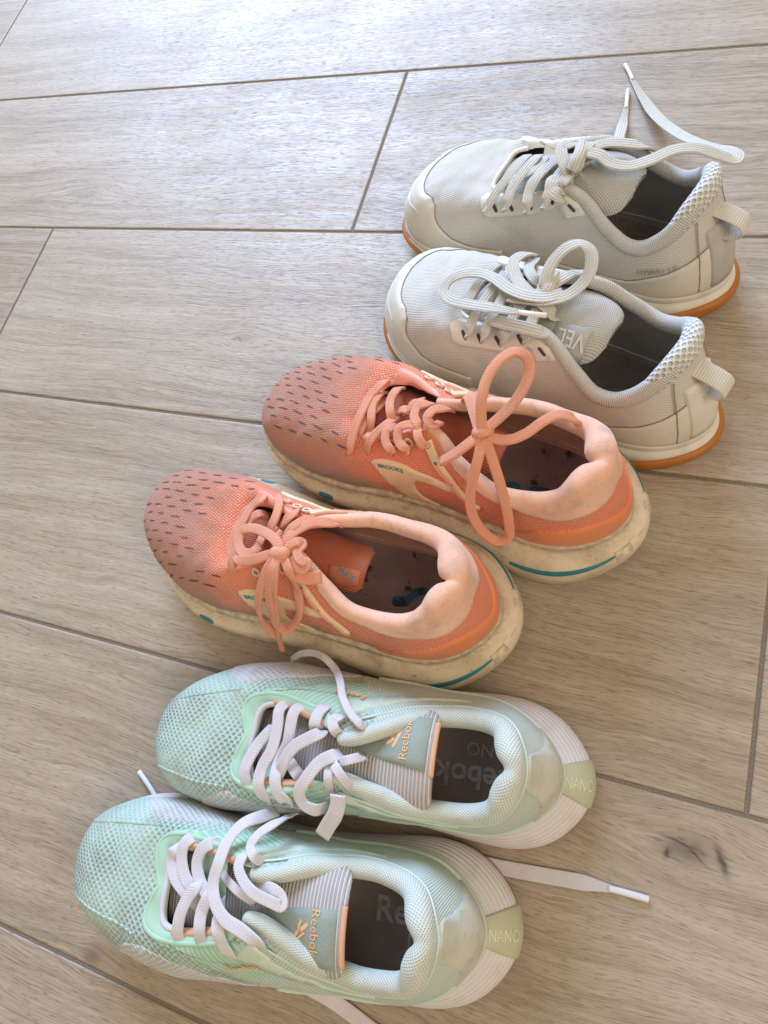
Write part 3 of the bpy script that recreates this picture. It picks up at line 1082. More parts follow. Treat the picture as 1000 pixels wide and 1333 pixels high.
LACES = {
    'mA': [
        ('lace', 0.007, 0.0013, [(0.1947, -0.0267, 0.0599), (0.1911, -0.0233, 0.0708), (0.1923, -0.0171, 0.0685), (0.1883, -0.0098, 0.0696), (0.1813, -0.005, 0.0717), (0.1719, -0.0005, 0.0742), (0.1656, 0.0055, 0.0691)], [(0.0, -0.32, 0.95), (0.0, -0.0, 1.0), (0.0, -0.0, 1.0), (0.0, -0.0, 1.0), (0.0, 0.0, 1.0), (0.0, 0.0, 1.0), (0.0, 0.0, 1.0)], ''),
        ('lace', 0.007, 0.0013, [(0.1792, -0.0291, 0.0647), (0.1802, -0.0302, 0.0719), (0.1837, -0.0264, 0.073), (0.1841, -0.0182, 0.0719), (0.1794, -0.0096, 0.0722), (0.1702, -0.0046, 0.0746), (0.1629, 0.0021, 0.0702)], [(0.0, -0.14, 0.99), (0.0, -0.27, 0.96), (0.0, -0.0, 1.0), (0.0, -0.0, 1.0), (0.0, -0.0, 1.0), (0.0, 0.0, 1.0), (0.0, 0.0, 1.0)], ''),
        ('lace', 0.007, 0.0013, [(0.1632, -0.0274, 0.07), (0.1643, -0.0293, 0.0767), (0.1697, -0.026, 0.0768), (0.1725, -0.0182, 0.075), (0.1688, -0.0096, 0.075), (0.1591, -0.003, 0.0787), (0.1572, 0.0034, 0.0715)], [(0.0, -0.01, 1.0), (0.0, -0.22, 0.98), (0.0, -0.0, 1.0), (0.0, -0.0, 1.0), (0.0, -0.0, 1.0), (0.0, 0.0, 1.0), (0.0, 0.0, 1.0)], ''),
        ('lace', 0.007, 0.0013, [(0.1786, 0.0266, 0.0571), (0.1771, 0.0232, 0.0682), (0.1779, 0.0168, 0.0732), (0.1771, 0.0076, 0.0758), (0.1739, -0.0009, 0.0767), (0.1697, -0.0081, 0.0768), (0.1729, -0.0124, 0.0689)], [(0.0, 0.45, 0.89), (0.0, 0.45, 0.89), (0.0, 0.45, 0.89), (0.0, 0.0, 1.0), (0.0, 0.0, 1.0), (0.0, -0.0, 1.0), (0.0, -0.0, 1.0)], ''),
        ('lace', 0.007, 0.0013, [(0.1635, 0.0236, 0.0628), (0.1619, 0.0198, 0.0742), (0.1618, 0.0122, 0.0801), (0.1621, 0.0036, 0.0805), (0.1588, -0.0056, 0.0819), (0.1628, -0.0116, 0.0722)], [(0.0, 0.45, 0.89), (0.0, 0.45, 0.89), (0.0, 0.14, 0.99), (0.0, 0.0, 1.0), (0.0, 0.0, 1.0), (0.0, -0.0, 1.0)], ''),
        ('lace', 0.0068, 0.0013, [(0.1363, -0.0482, 0.06), (0.1389, -0.0455, 0.072), (0.1465, -0.0409, 0.0796), (0.152, -0.0316, 0.0836), (0.1532, -0.0212, 0.0872), (0.1547, -0.0108, 0.0866), (0.1508, -0.0029, 0.0882), (0.1439, 0.0029, 0.0896), (0.1328, 0.0064, 0.0914), (0.1236, 0.0113, 0.0894), (0.126, 0.016, 0.0772)], [(0.0, 0.0, 1.0), (0.0, 0.0, 1.0), (0.0, -0.45, 0.89), (0.0, -0.45, 0.89), (0.0, -0.0, 1.0), (0.0, -0.0, 1.0), (0.0, 0.0, 1.0), (0.0, 0.0, 1.0), (0.0, 0.0, 1.0), (0.0, 0.45, 0.89), (0.0, 0.45, 0.89)], ''),
        ('lace', 0.007, 0.0013, [(0.1441, 0.0241, 0.0687), (0.1431, 0.02, 0.08), (0.146, 0.015, 0.0836), (0.1486, 0.0089, 0.086), (0.1504, 0.0025, 0.0833), (0.1549, -0.0024, 0.0745)], [(0.0, 0.45, 0.89), (0.0, 0.45, 0.89), (0.0, 0.45, 0.89), (0.0, 0.0, 1.0), (0.0, 0.0, 1.0), (0.0, 0.0, 1.0)], ''),
        ('lace', 0.0052, 0.0013, [(0.1269, -0.0478, 0.055), (0.1267, -0.0463, 0.066), (0.1274, -0.0429, 0.0819), (0.1337, -0.0373, 0.0851), (0.1363, -0.0317, 0.0871), (0.1329, -0.0273, 0.0893), (0.1298, -0.024, 0.0834)], [(0.0, 0.0, 1.0), (0.0, 0.0, 1.0), (0.0, -0.45, 0.89), (0.0, -0.45, 0.89), (0.0, -0.45, 0.89), (0.0, -0.45, 0.89), (0.0, -0.12, 0.99)], ''),
        ('lace', 0.0058, 0.0013, [(0.1416, -0.0279, 0.0765), (0.1402, -0.0262, 0.0867), (0.1407, -0.0213, 0.0887), (0.1367, -0.0159, 0.0901), (0.1294, -0.0113, 0.0919), (0.1201, -0.0083, 0.0912), (0.1133, -0.0068, 0.0897), (0.1146, -0.0104, 0.0888), (0.1193, -0.0133, 0.0891), (0.1308, -0.0127, 0.083)], [(0.0, -0.42, 0.91), (0.0, -0.27, 0.96), (0.0, -0.0, 1.0), (0.0, -0.0, 1.0), (0.0, -0.0, 1.0), (0.0, -0.0, 1.0), (0.0, 0.0, 1.0), (0.0, -0.0, 1.0), (0.0, -0.0, 1.0), (0.0, -0.0, 1.0)], ''),
        ('lace', 0.0045, 0.0013, [(0.1598, -0.0163, 0.0705), (0.1488, -0.0125, 0.0809), (0.1403, -0.0088, 0.0838), (0.1328, -0.0043, 0.0794)], [(0.0, -0.0, 1.0), (0.0, -0.0, 1.0), (0.0, -0.0, 1.0), (0.0, 0.0, 1.0)], ''),
        ('lace_end', 0.0075, 0.0013, [(0.1644, -0.0426, 0.03), (0.1956, -0.0439, 0.012), (0.2291, -0.0415, 0.003), (0.2462, -0.0423, 0.002), (0.2521, -0.0442, 0.002)], ('N', (0, 0, 1)), ''),
        ('aglet', 0.0032, 0.0024, [(0.2504, -0.0429, 0.0022), (0.26, -0.0519, 0.0022), (0.2703, -0.0606, 0.0022)], ('N', (0, 0, 1)), ''),
        ('lace_end', 0.0085, 0.0013, [(0.0544, -0.0329, 0.02), (0.0388, -0.0314, 0.006), (0.0167, -0.0292, 0.002), (-0.0053, -0.0281, 0.0018), (-0.0308, -0.0269, 0.0018), (-0.0456, -0.0256, 0.002)], ('N', (0, 0, 1)), ''),
        ('aglet', 0.0036, 0.0026, [(-0.0439, -0.0258, 0.0022), (-0.0544, -0.0245, 0.0022), (-0.0651, -0.0228, 0.0022)], ('N', (0, 0, 1)), ''),
        ('lace_end', 0.0085, 0.0013, [(0.1205, 0.0428, 0.02), (0.1101, 0.0507, 0.005), (0.0997, 0.0557, 0.002), (0.0828, 0.0628, 0.002), (0.0688, 0.0677, 0.002)], ('N', (0, 0, 1)), ''),
    ],
    'mB': [
        ('lace', 0.007, 0.0013, [(0.1803, 0.0058, 0.0639), (0.1806, 0.0019, 0.0719), (0.1872, -0.0072, 0.0719), (0.1912, -0.0159, 0.0717), (0.1927, -0.0235, 0.0714), (0.1905, -0.0304, 0.0681), (0.1937, -0.0346, 0.055)], [(0.0, 0.0, 1.0), (0.0, 0.0, 1.0), (0.0, 0.0, 1.0), (0.0, -0.0, 1.0), (0.0, -0.0, 1.0), (0.0, -0.45, 0.89), (0.0, -0.45, 0.89)], ''),
        ('lace', 0.007, 0.0013, [(0.1756, 0.0204, 0.061), (0.1748, 0.0178, 0.0715), (0.1767, 0.0128, 0.0755), (0.1756, 0.0036, 0.0762), (0.1763, -0.0087, 0.076), (0.1806, -0.0192, 0.0749), (0.1809, -0.029, 0.0743), (0.1781, -0.0353, 0.0699), (0.1798, -0.0378, 0.0592)], [(0.0, 0.45, 0.89), (0.0, 0.45, 0.89), (0.0, 0.11, 0.99), (0.0, 0.0, 1.0), (0.0, -0.0, 1.0), (0.0, -0.0, 1.0), (0.0, -0.13, 0.99), (0.0, -0.45, 0.89), (0.0, -0.45, 0.89)], ''),
        ('lace', 0.007, 0.0013, [(0.1617, 0.019, 0.0657), (0.1631, 0.0168, 0.0754), (0.166, 0.013, 0.0783), (0.1665, 0.0045, 0.0787), (0.1666, -0.0041, 0.0777), (0.1706, -0.0145, 0.0755), (0.1702, -0.0242, 0.0777), (0.1671, -0.0321, 0.0754), (0.1633, -0.0342, 0.0736), (0.1647, -0.0361, 0.0642)], [(0.0, 0.45, 0.89), (0.0, 0.45, 0.89), (0.0, 0.15, 0.99), (0.0, 0.0, 1.0), (0.0, 0.0, 1.0), (0.0, -0.0, 1.0), (0.0, -0.0, 1.0), (0.0, -0.45, 0.89), (0.0, -0.45, 0.89), (0.0, -0.45, 0.89)], ''),
        ('lace', 0.007, 0.0013, [(0.1455, 0.0055, 0.077), (0.146, 0.0029, 0.0859), (0.152, -0.0007, 0.0857), (0.1592, -0.0052, 0.0837), (0.164, -0.0112, 0.0817), (0.1676, -0.0187, 0.0783), (0.1722, -0.0236, 0.0691)], [(0.0, 0.0, 1.0), (0.0, 0.0, 1.0), (0.0, 0.0, 1.0), (0.0, 0.0, 1.0), (0.0, -0.0, 1.0), (0.0, -0.0, 1.0), (0.0, -0.0, 1.0)], ''),
        ('lace', 0.007, 0.0013, [(0.1465, 0.0204, 0.0698), (0.1473, 0.0179, 0.0798), (0.1494, 0.0132, 0.0836), (0.1498, 0.0068, 0.0846), (0.1481, 0.0036, 0.0772)], [(0.0, 0.45, 0.89), (0.0, 0.45, 0.89), (0.0, 0.45, 0.89), (0.0, 0.0, 1.0), (0.0, 0.0, 1.0)], ''),
        ('lace', 0.006, 0.0013, [(0.1351, 0.015, 0.0758), (0.1361, 0.013, 0.0865), (0.1386, 0.0102, 0.0882), (0.1359, 0.0056, 0.0893), (0.1342, 0.0034, 0.0799)], [(0.0, 0.45, 0.89), (0.0, 0.45, 0.89), (0.0, 0.28, 0.96), (0.0, 0.0, 1.0), (0.0, 0.0, 1.0)], ''),
        ('lace', 0.007, 0.0013, [(0.1323, -0.0054, 0.0816), (0.1339, -0.0072, 0.09), (0.141, -0.0115, 0.0896), (0.1475, -0.0205, 0.0883), (0.1514, -0.0285, 0.0853), (0.1491, -0.0336, 0.0825), (0.1415, -0.0355, 0.0827), (0.1376, -0.0334, 0.0769)], [(0.0, 0.0, 1.0), (0.0, 0.0, 1.0), (0.0, -0.0, 1.0), (0.0, -0.0, 1.0), (0.0, -0.37, 0.93), (0.0, -0.45, 0.89), (0.0, -0.45, 0.89), (0.0, -0.45, 0.89)], ''),
        ('lace', 0.0052, 0.0013, [(0.1367, -0.008, 0.0821), (0.1359, -0.0138, 0.0883), (0.1352, -0.0199, 0.0885), (0.1357, -0.0278, 0.0782)], [(0.0, 0.0, 1.0), (0.0, -0.0, 1.0), (0.0, -0.0, 1.0), (0.0, -0.45, 0.89)], ''),
        ('lace', 0.0052, 0.0013, [(0.1381, -0.0088, 0.0816), (0.1307, -0.0132, 0.092), (0.1254, -0.0185, 0.0906), (0.1212, -0.0228, 0.0823)], [(0.0, -0.0, 1.0), (0.0, -0.0, 1.0), (0.0, -0.0, 1.0), (0.0, -0.0, 1.0)], ''),
        ('lace', 0.005, 0.0013, [(0.1353, -0.0107, 0.0825), (0.1251, -0.0085, 0.0926), (0.1207, -0.0065, 0.0902), (0.1196, -0.0054, 0.0792)], [(0.0, -0.0, 1.0), (0.0, -0.0, 1.0), (0.0, 0.0, 1.0), (0.0, 0.0, 1.0)], ''),
        ('lace', 0.007, 0.0013, [(0.1715, -0.0114, 0.0663), (0.1623, -0.0159, 0.0764), (0.1568, -0.0197, 0.0787), (0.1542, -0.0223, 0.0728)], [(0.0, -0.0, 1.0), (0.0, -0.0, 1.0), (0.0, -0.0, 1.0), (0.0, -0.0, 1.0)], ''),
        ('lace_end', 0.0085, 0.0013, [(0.1279, -0.0261, 0.0903), (0.1279, -0.0308, 0.0879), (0.1294, -0.0359, 0.0855), (0.133, -0.0413, 0.0823), (0.1372, -0.0475, 0.0779)], [(0.0, -0.35, 0.94), (0.0, -0.45, 0.89), (0.0, -0.45, 0.89), (0.0, -0.45, 0.89), (0.0, -0.45, 0.89)], ''),
        ('lace_end', 0.0045, 0.0022, [(0.1203, 0.0094, 0.0852), (0.1226, 0.0108, 0.0896), (0.1291, 0.0156, 0.0886), (0.1366, 0.0238, 0.084), (0.142, 0.0323, 0.0771), (0.1533, 0.0417, 0.06), (0.1628, 0.048, 0.055), (0.1745, 0.0515, 0.046), (0.1855, 0.0512, 0.04), (0.196, 0.0478, 0.03)], [(0.0, 0.26, 0.97), (0.0, 0.41, 0.91), (0.0, 0.45, 0.89), (0.0, 0.45, 0.89), (0.0, 0.45, 0.89), (0.0, 0.0, 1.0), (0.0, 0.0, 1.0), (0.0, 0.0, 1.0), (0.0, 0.0, 1.0), (0.0, 0.0, 1.0)], ''),
    ],
    'oA': [
        ('lace', 0.0056, 0.002, [(0.1706, -0.0279, 0.081), (0.1645, -0.0208, 0.0952), (0.1691, -0.0151, 0.0945), (0.1704, -0.0026, 0.0951), (0.1686, 0.0113, 0.0958), (0.1674, 0.0246, 0.0925), (0.1751, 0.0261, 0.0797)], [(0.0, -0.31, 0.95), (0.0, -0.0, 1.0), (0.0, -0.0, 1.0), (0.0, -0.0, 1.0), (0.0, 0.0, 1.0), (0.0, 0.31, 0.95), (0.0, 0.31, 0.95)], ''),
        ('lace', 0.0056, 0.002, [(0.1619, -0.0284, 0.0848), (0.1486, -0.0201, 0.1002), (0.1451, -0.0112, 0.1034), (0.1462, -0.003, 0.1019), (0.1512, 0.0011, 0.0931)], [(0.0, -0.31, 0.95), (0.0, -0.2, 0.98), (0.0, -0.0, 1.0), (0.0, -0.0, 1.0), (0.0, 0.0, 1.0)], ''),
        ('lace', 0.0056, 0.002, [(0.1611, -0.0132, 0.0865), (0.1627, -0.0117, 0.0939), (0.167, -0.0065, 0.0933), (0.1678, 0.0023, 0.093), (0.1724, 0.0099, 0.0844)], [(0.0, -0.0, 1.0), (0.0, -0.0, 1.0), (0.0, -0.0, 1.0), (0.0, 0.0, 1.0), (0.0, 0.0, 1.0)], ''),
        ('lace', 0.0056, 0.002, [(0.159, -0.0038, 0.0872), (0.1523, 0.0058, 0.0967), (0.1556, 0.012, 0.0945), (0.1582, 0.0205, 0.0948), (0.1605, 0.0227, 0.0854)], [(0.0, -0.0, 1.0), (0.0, 0.0, 1.0), (0.0, 0.0, 1.0), (0.0, 0.18, 0.98), (0.0, 0.3, 0.95)], ''),
        ('lace', 0.006, 0.002, [(0.1384, -0.0201, 0.0944), (0.1328, -0.0138, 0.1071), (0.1352, -0.0096, 0.1072), (0.143, -0.0069, 0.0962)], [(0.0, -0.31, 0.95), (0.0, -0.0, 1.0), (0.0, -0.0, 1.0), (0.0, -0.0, 1.0)], ''),
        ('lace', 0.0056, 0.002, [(0.1494, -0.0046, 0.0917), (0.1378, -0.0002, 0.1032), (0.1356, -0.0016, 0.0971)], [(0.0, -0.0, 1.0), (0.0, 0.0, 1.0), (0.0, -0.0, 1.0)], ''),
        ('bow_loop', 0.0062, 0.002, [(0.1268, 0.0127, 0.1124), (0.133, 0.0062, 0.1121), (0.1446, 0.0021, 0.1085), (0.1557, 0.0012, 0.1055), (0.1643, 0.0037, 0.1013), (0.1641, 0.0103, 0.1004), (0.1586, 0.0156, 0.1014), (0.1511, 0.0153, 0.1031), (0.1468, 0.0099, 0.1037)], [(0.0, 0.14, 0.99), (0.0, 0.0, 1.0), (0.0, 0.0, 1.0), (0.0, 0.0, 1.0), (0.0, 0.0, 1.0), (0.0, 0.0, 1.0), (0.0, 0.0, 1.0), (0.0, 0.0, 1.0), (0.0, 0.0, 1.0)], ''),
        ('bow_loop', 0.0062, 0.002, [(0.1279, 0.0126, 0.1135), (0.1356, 0.0154, 0.1112), (0.1457, 0.0192, 0.1067), (0.1574, 0.0211, 0.1018), (0.1628, 0.0186, 0.0988)], [(0.0, 0.13, 0.99), (0.0, 0.22, 0.98), (0.0, 0.31, 0.95), (0.0, 0.24, 0.97), (0.0, 0.0, 1.0)], ''),
        ('lace', 0.0062, 0.002, [(0.1362, 0.0098, 0.0988), (0.1271, 0.0043, 0.1129), (0.1229, -0.0035, 0.1126), (0.1159, -0.0106, 0.111), (0.1072, -0.0136, 0.1092), (0.1056, -0.0161, 0.0992)], [(0.0, 0.0, 1.0), (0.0, 0.0, 1.0), (0.0, -0.0, 1.0), (0.0, -0.0, 1.0), (0.0, -0.05, 1.0), (0.0, -0.25, 0.97)], ''),
        ('lace', 0.0055, 0.002, [(0.1379, -0.0005, 0.0982), (0.1268, -0.0038, 0.1129), (0.1223, -0.0099, 0.1116), (0.1163, -0.0132, 0.109), (0.1163, -0.0157, 0.1002)], [(0.0, 0.0, 1.0), (0.0, -0.0, 1.0), (0.0, -0.0, 1.0), (0.0, -0.02, 1.0), (0.0, -0.22, 0.98)], ''),
        ('bow_loop', 0.0055, 0.002, [(0.1238, 0.0125, 0.1122), (0.1227, 0.0073, 0.1146), (0.1186, 0.0036, 0.1153), (0.1159, 0.0035, 0.113), (0.1168, 0.0091, 0.1141), (0.1128, 0.013, 0.1141), (0.1082, 0.0136, 0.1136), (0.1106, 0.0172, 0.1116), (0.117, 0.0167, 0.1112), (0.1214, 0.0131, 0.1118)], [(0.0, 0.12, 0.99), (0.0, 0.0, 1.0), (0.0, 0.0, 1.0), (0.0, 0.0, 1.0), (0.0, 0.0, 1.0), (0.0, 0.16, 0.99), (0.0, 0.21, 0.98), (0.0, 0.31, 0.95), (0.0, 0.31, 0.95), (0.0, 0.17, 0.98)], ''),
        ('lace_end', 0.0075, 0.0018, [(0.1254, 0.0139, 0.1108), (0.1208, 0.0181, 0.1101), (0.1156, 0.0208, 0.1088), (0.1082, 0.0208, 0.1082), (0.1001, 0.0176, 0.1076)], [(0.0, 0.23, 0.97), (0.0, 0.31, 0.95), (0.0, 0.31, 0.95), (0.0, 0.31, 0.95), (0.0, 0.31, 0.95)], ''),
        ('bow_loop', 0.0055, 0.0024, [(0.1285, 0.0143, 0.1137), (0.1324, 0.0229, 0.1107), (0.1375, 0.0341, 0.1), (0.1424, 0.043, 0.085), (0.1458, 0.0483, 0.066), (0.1429, 0.0517, 0.053), (0.1399, 0.052, 0.05)], [(0.0, 0.26, 0.97), (0.0, 0.31, 0.95), (0.0, 0.0, 1.0), (0.0, 0.0, 1.0), (0.0, 0.0, 1.0), (0.0, 0.0, 1.0), (0.0, 0.0, 1.0)], ''),
        ('bow_loop', 0.0055, 0.0024, [(0.126, 0.0147, 0.1146), (0.1276, 0.0227, 0.1141), (0.1308, 0.0319, 0.104), (0.1325, 0.04, 0.09), (0.1344, 0.0463, 0.072), (0.1315, 0.0483, 0.062), (0.1253, 0.0428, 0.066), (0.1189, 0.0348, 0.08), (0.1191, 0.0264, 0.092), (0.1175, 0.0209, 0.1129), (0.1238, 0.0137, 0.1138)], [(0.0, 0.29, 0.96), (0.0, 0.31, 0.95), (0.0, 0.0, 1.0), (0.0, 0.0, 1.0), (0.0, 0.0, 1.0), (0.0, 0.0, 1.0), (0.0, 0.0, 1.0), (0.0, 0.0, 1.0), (0.0, 0.0, 1.0), (0.0, 0.31, 0.95), (0.0, 0.22, 0.98)], ''),
        ('lace_end', 0.0055, 0.0024, [(0.127, 0.0159, 0.1153), (0.1258, 0.0258, 0.112), (0.1299, 0.036, 0.094), (0.1339, 0.0451, 0.074), (0.1382, 0.0502, 0.058)], [(0.0, 0.31, 0.95), (0.0, 0.31, 0.95), (0.0, 0.0, 1.0), (0.0, 0.0, 1.0), (0.0, 0.0, 1.0)], ''),
        ('aglet', 0.004, 0.003, [(0.1378, 0.0498, 0.06), (0.1398, 0.0547, 0.048), (0.1404, 0.0593, 0.038)], [(0.0, 0.0, 1.0), (0.0, 0.0, 1.0), (0.0, 0.0, 1.0)], ''),
        ('knot', 0.0075, 0.006, [(0.1318, 0.0129, 0.1122), (0.1275, 0.0134, 0.1152), (0.1247, 0.0124, 0.1153), (0.124, 0.0105, 0.1137)], [(0.0, 0.09, 1.0), (0.0, 0.19, 0.98), (0.0, 0.11, 0.99), (0.0, 0.0, 1.0)], ''),
    ],
    'oB': [
        ('lace', 0.0056, 0.002, [(0.1807, 0.0201, 0.0805), (0.1771, 0.012, 0.0915), (0.1798, 0.0003, 0.0921), (0.1788, -0.0143, 0.0932), (0.1782, -0.0268, 0.0903), (0.1779, -0.0351, 0.0857), (0.1825, -0.0343, 0.0762)], [(0.0, 0.1, 0.99), (0.0, 0.0, 1.0), (0.0, 0.0, 1.0), (0.0, -0.0, 1.0), (0.0, -0.31, 0.95), (0.0, -0.31, 0.95), (0.0, -0.31, 0.95)], ''),
        ('lace', 0.0056, 0.002, [(0.1779, 0.0107, 0.0813), (0.1755, 0.0032, 0.0908), (0.1753, -0.0045, 0.0918), (0.1708, -0.0149, 0.0919), (0.171, -0.0222, 0.0838)], [(0.0, 0.0, 1.0), (0.0, 0.0, 1.0), (0.0, -0.0, 1.0), (0.0, -0.0, 1.0), (0.0, -0.02, 1.0)], ''),
        ('lace', 0.0056, 0.002, [(0.174, 0.0071, 0.0821), (0.1724, -0.0038, 0.0894), (0.1761, -0.0138, 0.0897), (0.1755, -0.0235, 0.0891), (0.1795, -0.0248, 0.0798)], [(0.0, 0.0, 1.0), (0.0, -0.0, 1.0), (0.0, -0.0, 1.0), (0.0, -0.17, 0.99), (0.0, -0.31, 0.95)], ''),
        ('lace', 0.0056, 0.002, [(0.1665, 0.0161, 0.0845), (0.1637, 0.0083, 0.0955), (0.163, 0.0001, 0.0968), (0.158, -0.0087, 0.0976), (0.1552, -0.0128, 0.0906)], [(0.0, 0.0, 1.0), (0.0, 0.0, 1.0), (0.0, 0.0, 1.0), (0.0, -0.0, 1.0), (0.0, -0.0, 1.0)], ''),
        ('lace', 0.0056, 0.002, [(0.1557, -0.0039, 0.0894), (0.1563, -0.0159, 0.0982), (0.1609, -0.024, 0.0965), (0.1635, -0.0299, 0.0937), (0.167, -0.0323, 0.0827)], [(0.0, -0.0, 1.0), (0.0, -0.0, 1.0), (0.0, -0.24, 0.97), (0.0, -0.31, 0.95), (0.0, -0.31, 0.95)], ''),
        ('lace', 0.0056, 0.002, [(0.1479, -0.0279, 0.0879), (0.146, -0.0306, 0.0965), (0.1512, -0.0271, 0.0982), (0.1533, -0.0206, 0.0998), (0.149, -0.0167, 0.0999), (0.1486, -0.0148, 0.091)], [(0.0, -0.31, 0.95), (0.0, -0.31, 0.95), (0.0, -0.31, 0.95), (0.0, -0.13, 0.99), (0.0, -0.0, 1.0), (0.0, -0.0, 1.0)], ''),
        ('lace', 0.0056, 0.002, [(0.137, -0.0257, 0.092), (0.1362, -0.028, 0.1005), (0.1425, -0.0248, 0.1015), (0.1445, -0.0182, 0.1041), (0.139, -0.0145, 0.1057), (0.1322, -0.014, 0.1063), (0.1323, -0.0124, 0.0973)], [(0.0, -0.31, 0.95), (0.0, -0.31, 0.95), (0.0, -0.31, 0.95), (0.0, -0.13, 0.99), (0.0, -0.0, 1.0), (0.0, -0.0, 1.0), (0.0, -0.0, 1.0)], ''),
        ('lace', 0.0056, 0.002, [(0.1256, -0.0199, 0.0965), (0.1253, -0.0232, 0.1044), (0.1287, -0.0212, 0.1071), (0.1318, -0.0166, 0.1066), (0.132, -0.0111, 0.0994)], [(0.0, -0.31, 0.95), (0.0, -0.31, 0.95), (0.0, -0.31, 0.95), (0.0, -0.22, 0.97), (0.0, -0.0, 1.0)], ''),
        ('lace', 0.006, 0.002, [(0.1468, 0.0097, 0.0917), (0.1426, 0.0023, 0.1033), (0.1451, -0.0027, 0.1033), (0.1525, -0.0032, 0.0916)], [(0.0, 0.0, 1.0), (0.0, 0.0, 1.0), (0.0, -0.0, 1.0), (0.0, -0.0, 1.0)], ''),
        ('lace', 0.0056, 0.002, [(0.1341, 0.0063, 0.0976), (0.1351, 0.0009, 0.1072), (0.1391, -0.0026, 0.1067), (0.1382, -0.0089, 0.107), (0.1319, -0.014, 0.1074), (0.131, -0.0112, 0.0988)], [(0.0, 0.0, 1.0), (0.0, 0.0, 1.0), (0.0, -0.0, 1.0), (0.0, -0.0, 1.0), (0.0, -0.01, 1.0), (0.0, -0.0, 1.0)], ''),
        ('lace', 0.0056, 0.002, [(0.1215, 0.0055, 0.0995), (0.123, 0.0004, 0.1096), (0.127, -0.0039, 0.1119), (0.1277, -0.0097, 0.112), (0.1242, -0.0118, 0.1097), (0.1235, -0.0053, 0.1016)], [(0.0, 0.0, 1.0), (0.0, 0.0, 1.0), (0.0, -0.0, 1.0), (0.0, -0.0, 1.0), (0.0, -0.0, 1.0), (0.0, -0.0, 1.0)], ''),
        ('lace', 0.0056, 0.002, [(0.1596, -0.0036, 0.088), (0.1511, -0.0033, 0.0981), (0.1427, -0.0039, 0.1013), (0.1437, 0.0058, 0.0929)], [(0.0, -0.0, 1.0), (0.0, -0.0, 1.0), (0.0, -0.0, 1.0), (0.0, 0.0, 1.0)], ''),
        ('bow_loop', 0.006, 0.0026, [(0.0895, -0.0115, 0.122), (0.0922, -0.0054, 0.128), (0.0942, 0.0015, 0.134), (0.0953, 0.0122, 0.138), (0.093, 0.0234, 0.14), (0.0885, 0.0318, 0.138), (0.0829, 0.0336, 0.134), (0.0791, 0.0293, 0.13), (0.0783, 0.0194, 0.127), (0.0814, 0.0064, 0.124), (0.0864, -0.0039, 0.122), (0.0897, -0.0093, 0.12)], [(0.0, 0.0, 1.0), (0.0, 0.0, 1.0), (0.0, 0.0, 1.0), (0.0, 0.0, 1.0), (0.0, 0.0, 1.0), (0.0, 0.0, 1.0), (0.0, 0.0, 1.0), (0.0, 0.0, 1.0), (0.0, 0.0, 1.0), (0.0, 0.0, 1.0), (0.0, 0.0, 1.0), (0.0, 0.0, 1.0)], ''),
        ('lace', 0.0075, 0.002, [(0.1199, 0.0153, 0.096), (0.1111, 0.0119, 0.112), (0.1007, 0.0008, 0.118), (0.0918, -0.0096, 0.12)], [(0.0, 0.0, 1.0), (0.0, 0.0, 1.0), (0.0, 0.0, 1.0), (0.0, 0.0, 1.0)], ''),
        ('lace', 0.0065, 0.002, [(0.11, 0.0165, 0.108), (0.1011, 0.0046, 0.117), (0.092, -0.0082, 0.119)], [(0.0, 0.0, 1.0), (0.0, 0.0, 1.0), (0.0, 0.0, 1.0)], ''),
        ('lace_end', 0.006, 0.0026, [(0.0907, -0.0102, 0.119), (0.0838, -0.0108, 0.118), (0.0764, -0.0081, 0.116), (0.0699, -0.0006, 0.114), (0.0639, 0.0116, 0.112), (0.0584, 0.0185, 0.11), (0.0524, 0.0209, 0.106), (0.0503, 0.0259, 0.09)], [(0.0, 0.0, 1.0), (0.0, 0.0, 1.0), (0.0, 0.0, 1.0), (0.0, 0.0, 1.0), (0.0, 0.0, 1.0), (0.0, 0.0, 1.0), (0.0, 0.0, 1.0), (0.0, 0.0, 1.0)], ''),
        ('lace_end', 0.006, 0.0026, [(0.0905, -0.0106, 0.119), (0.0948, -0.0176, 0.118), (0.1015, -0.0248, 0.113), (0.1105, -0.0288, 0.104)], [(0.0, 0.0, 1.0), (0.0, 0.0, 1.0), (0.0, 0.0, 1.0), (0.0, 0.0, 1.0)], ''),
        ('bow_loop', 0.006, 0.0026, [(0.0908, -0.0114, 0.119), (0.0878, -0.0212, 0.116), (0.0876, -0.0315, 0.108), (0.0877, -0.0406, 0.096), (0.085, -0.0465, 0.082), (0.0783, -0.0497, 0.07), (0.0703, -0.0496, 0.064), (0.0655, -0.0457, 0.066), (0.0667, -0.039, 0.078), (0.0715, -0.0315, 0.094), (0.0787, -0.0227, 0.11), (0.0881, -0.0125, 0.119)], [(0.0, 0.0, 1.0), (0.0, 0.0, 1.0), (0.0, 0.0, 1.0), (0.0, 0.0, 1.0), (0.0, 0.0, 1.0), (0.0, 0.0, 1.0), (0.0, 0.0, 1.0), (0.0, 0.0, 1.0), (0.0, 0.0, 1.0), (0.0, 0.0, 1.0), (0.0, 0.0, 1.0), (0.0, 0.0, 1.0)], ''),
        ('knot', 0.007, 0.0058, [(0.0939, -0.0114, 0.119), (0.0906, -0.0114, 0.122), (0.0887, -0.01, 0.122), (0.0882, -0.0069, 0.119)], [(0.0, 0.0, 1.0), (0.0, 0.0, 1.0), (0.0, 0.0, 1.0), (0.0, 0.0, 1.0)], ''),
    ],
    'wA': [
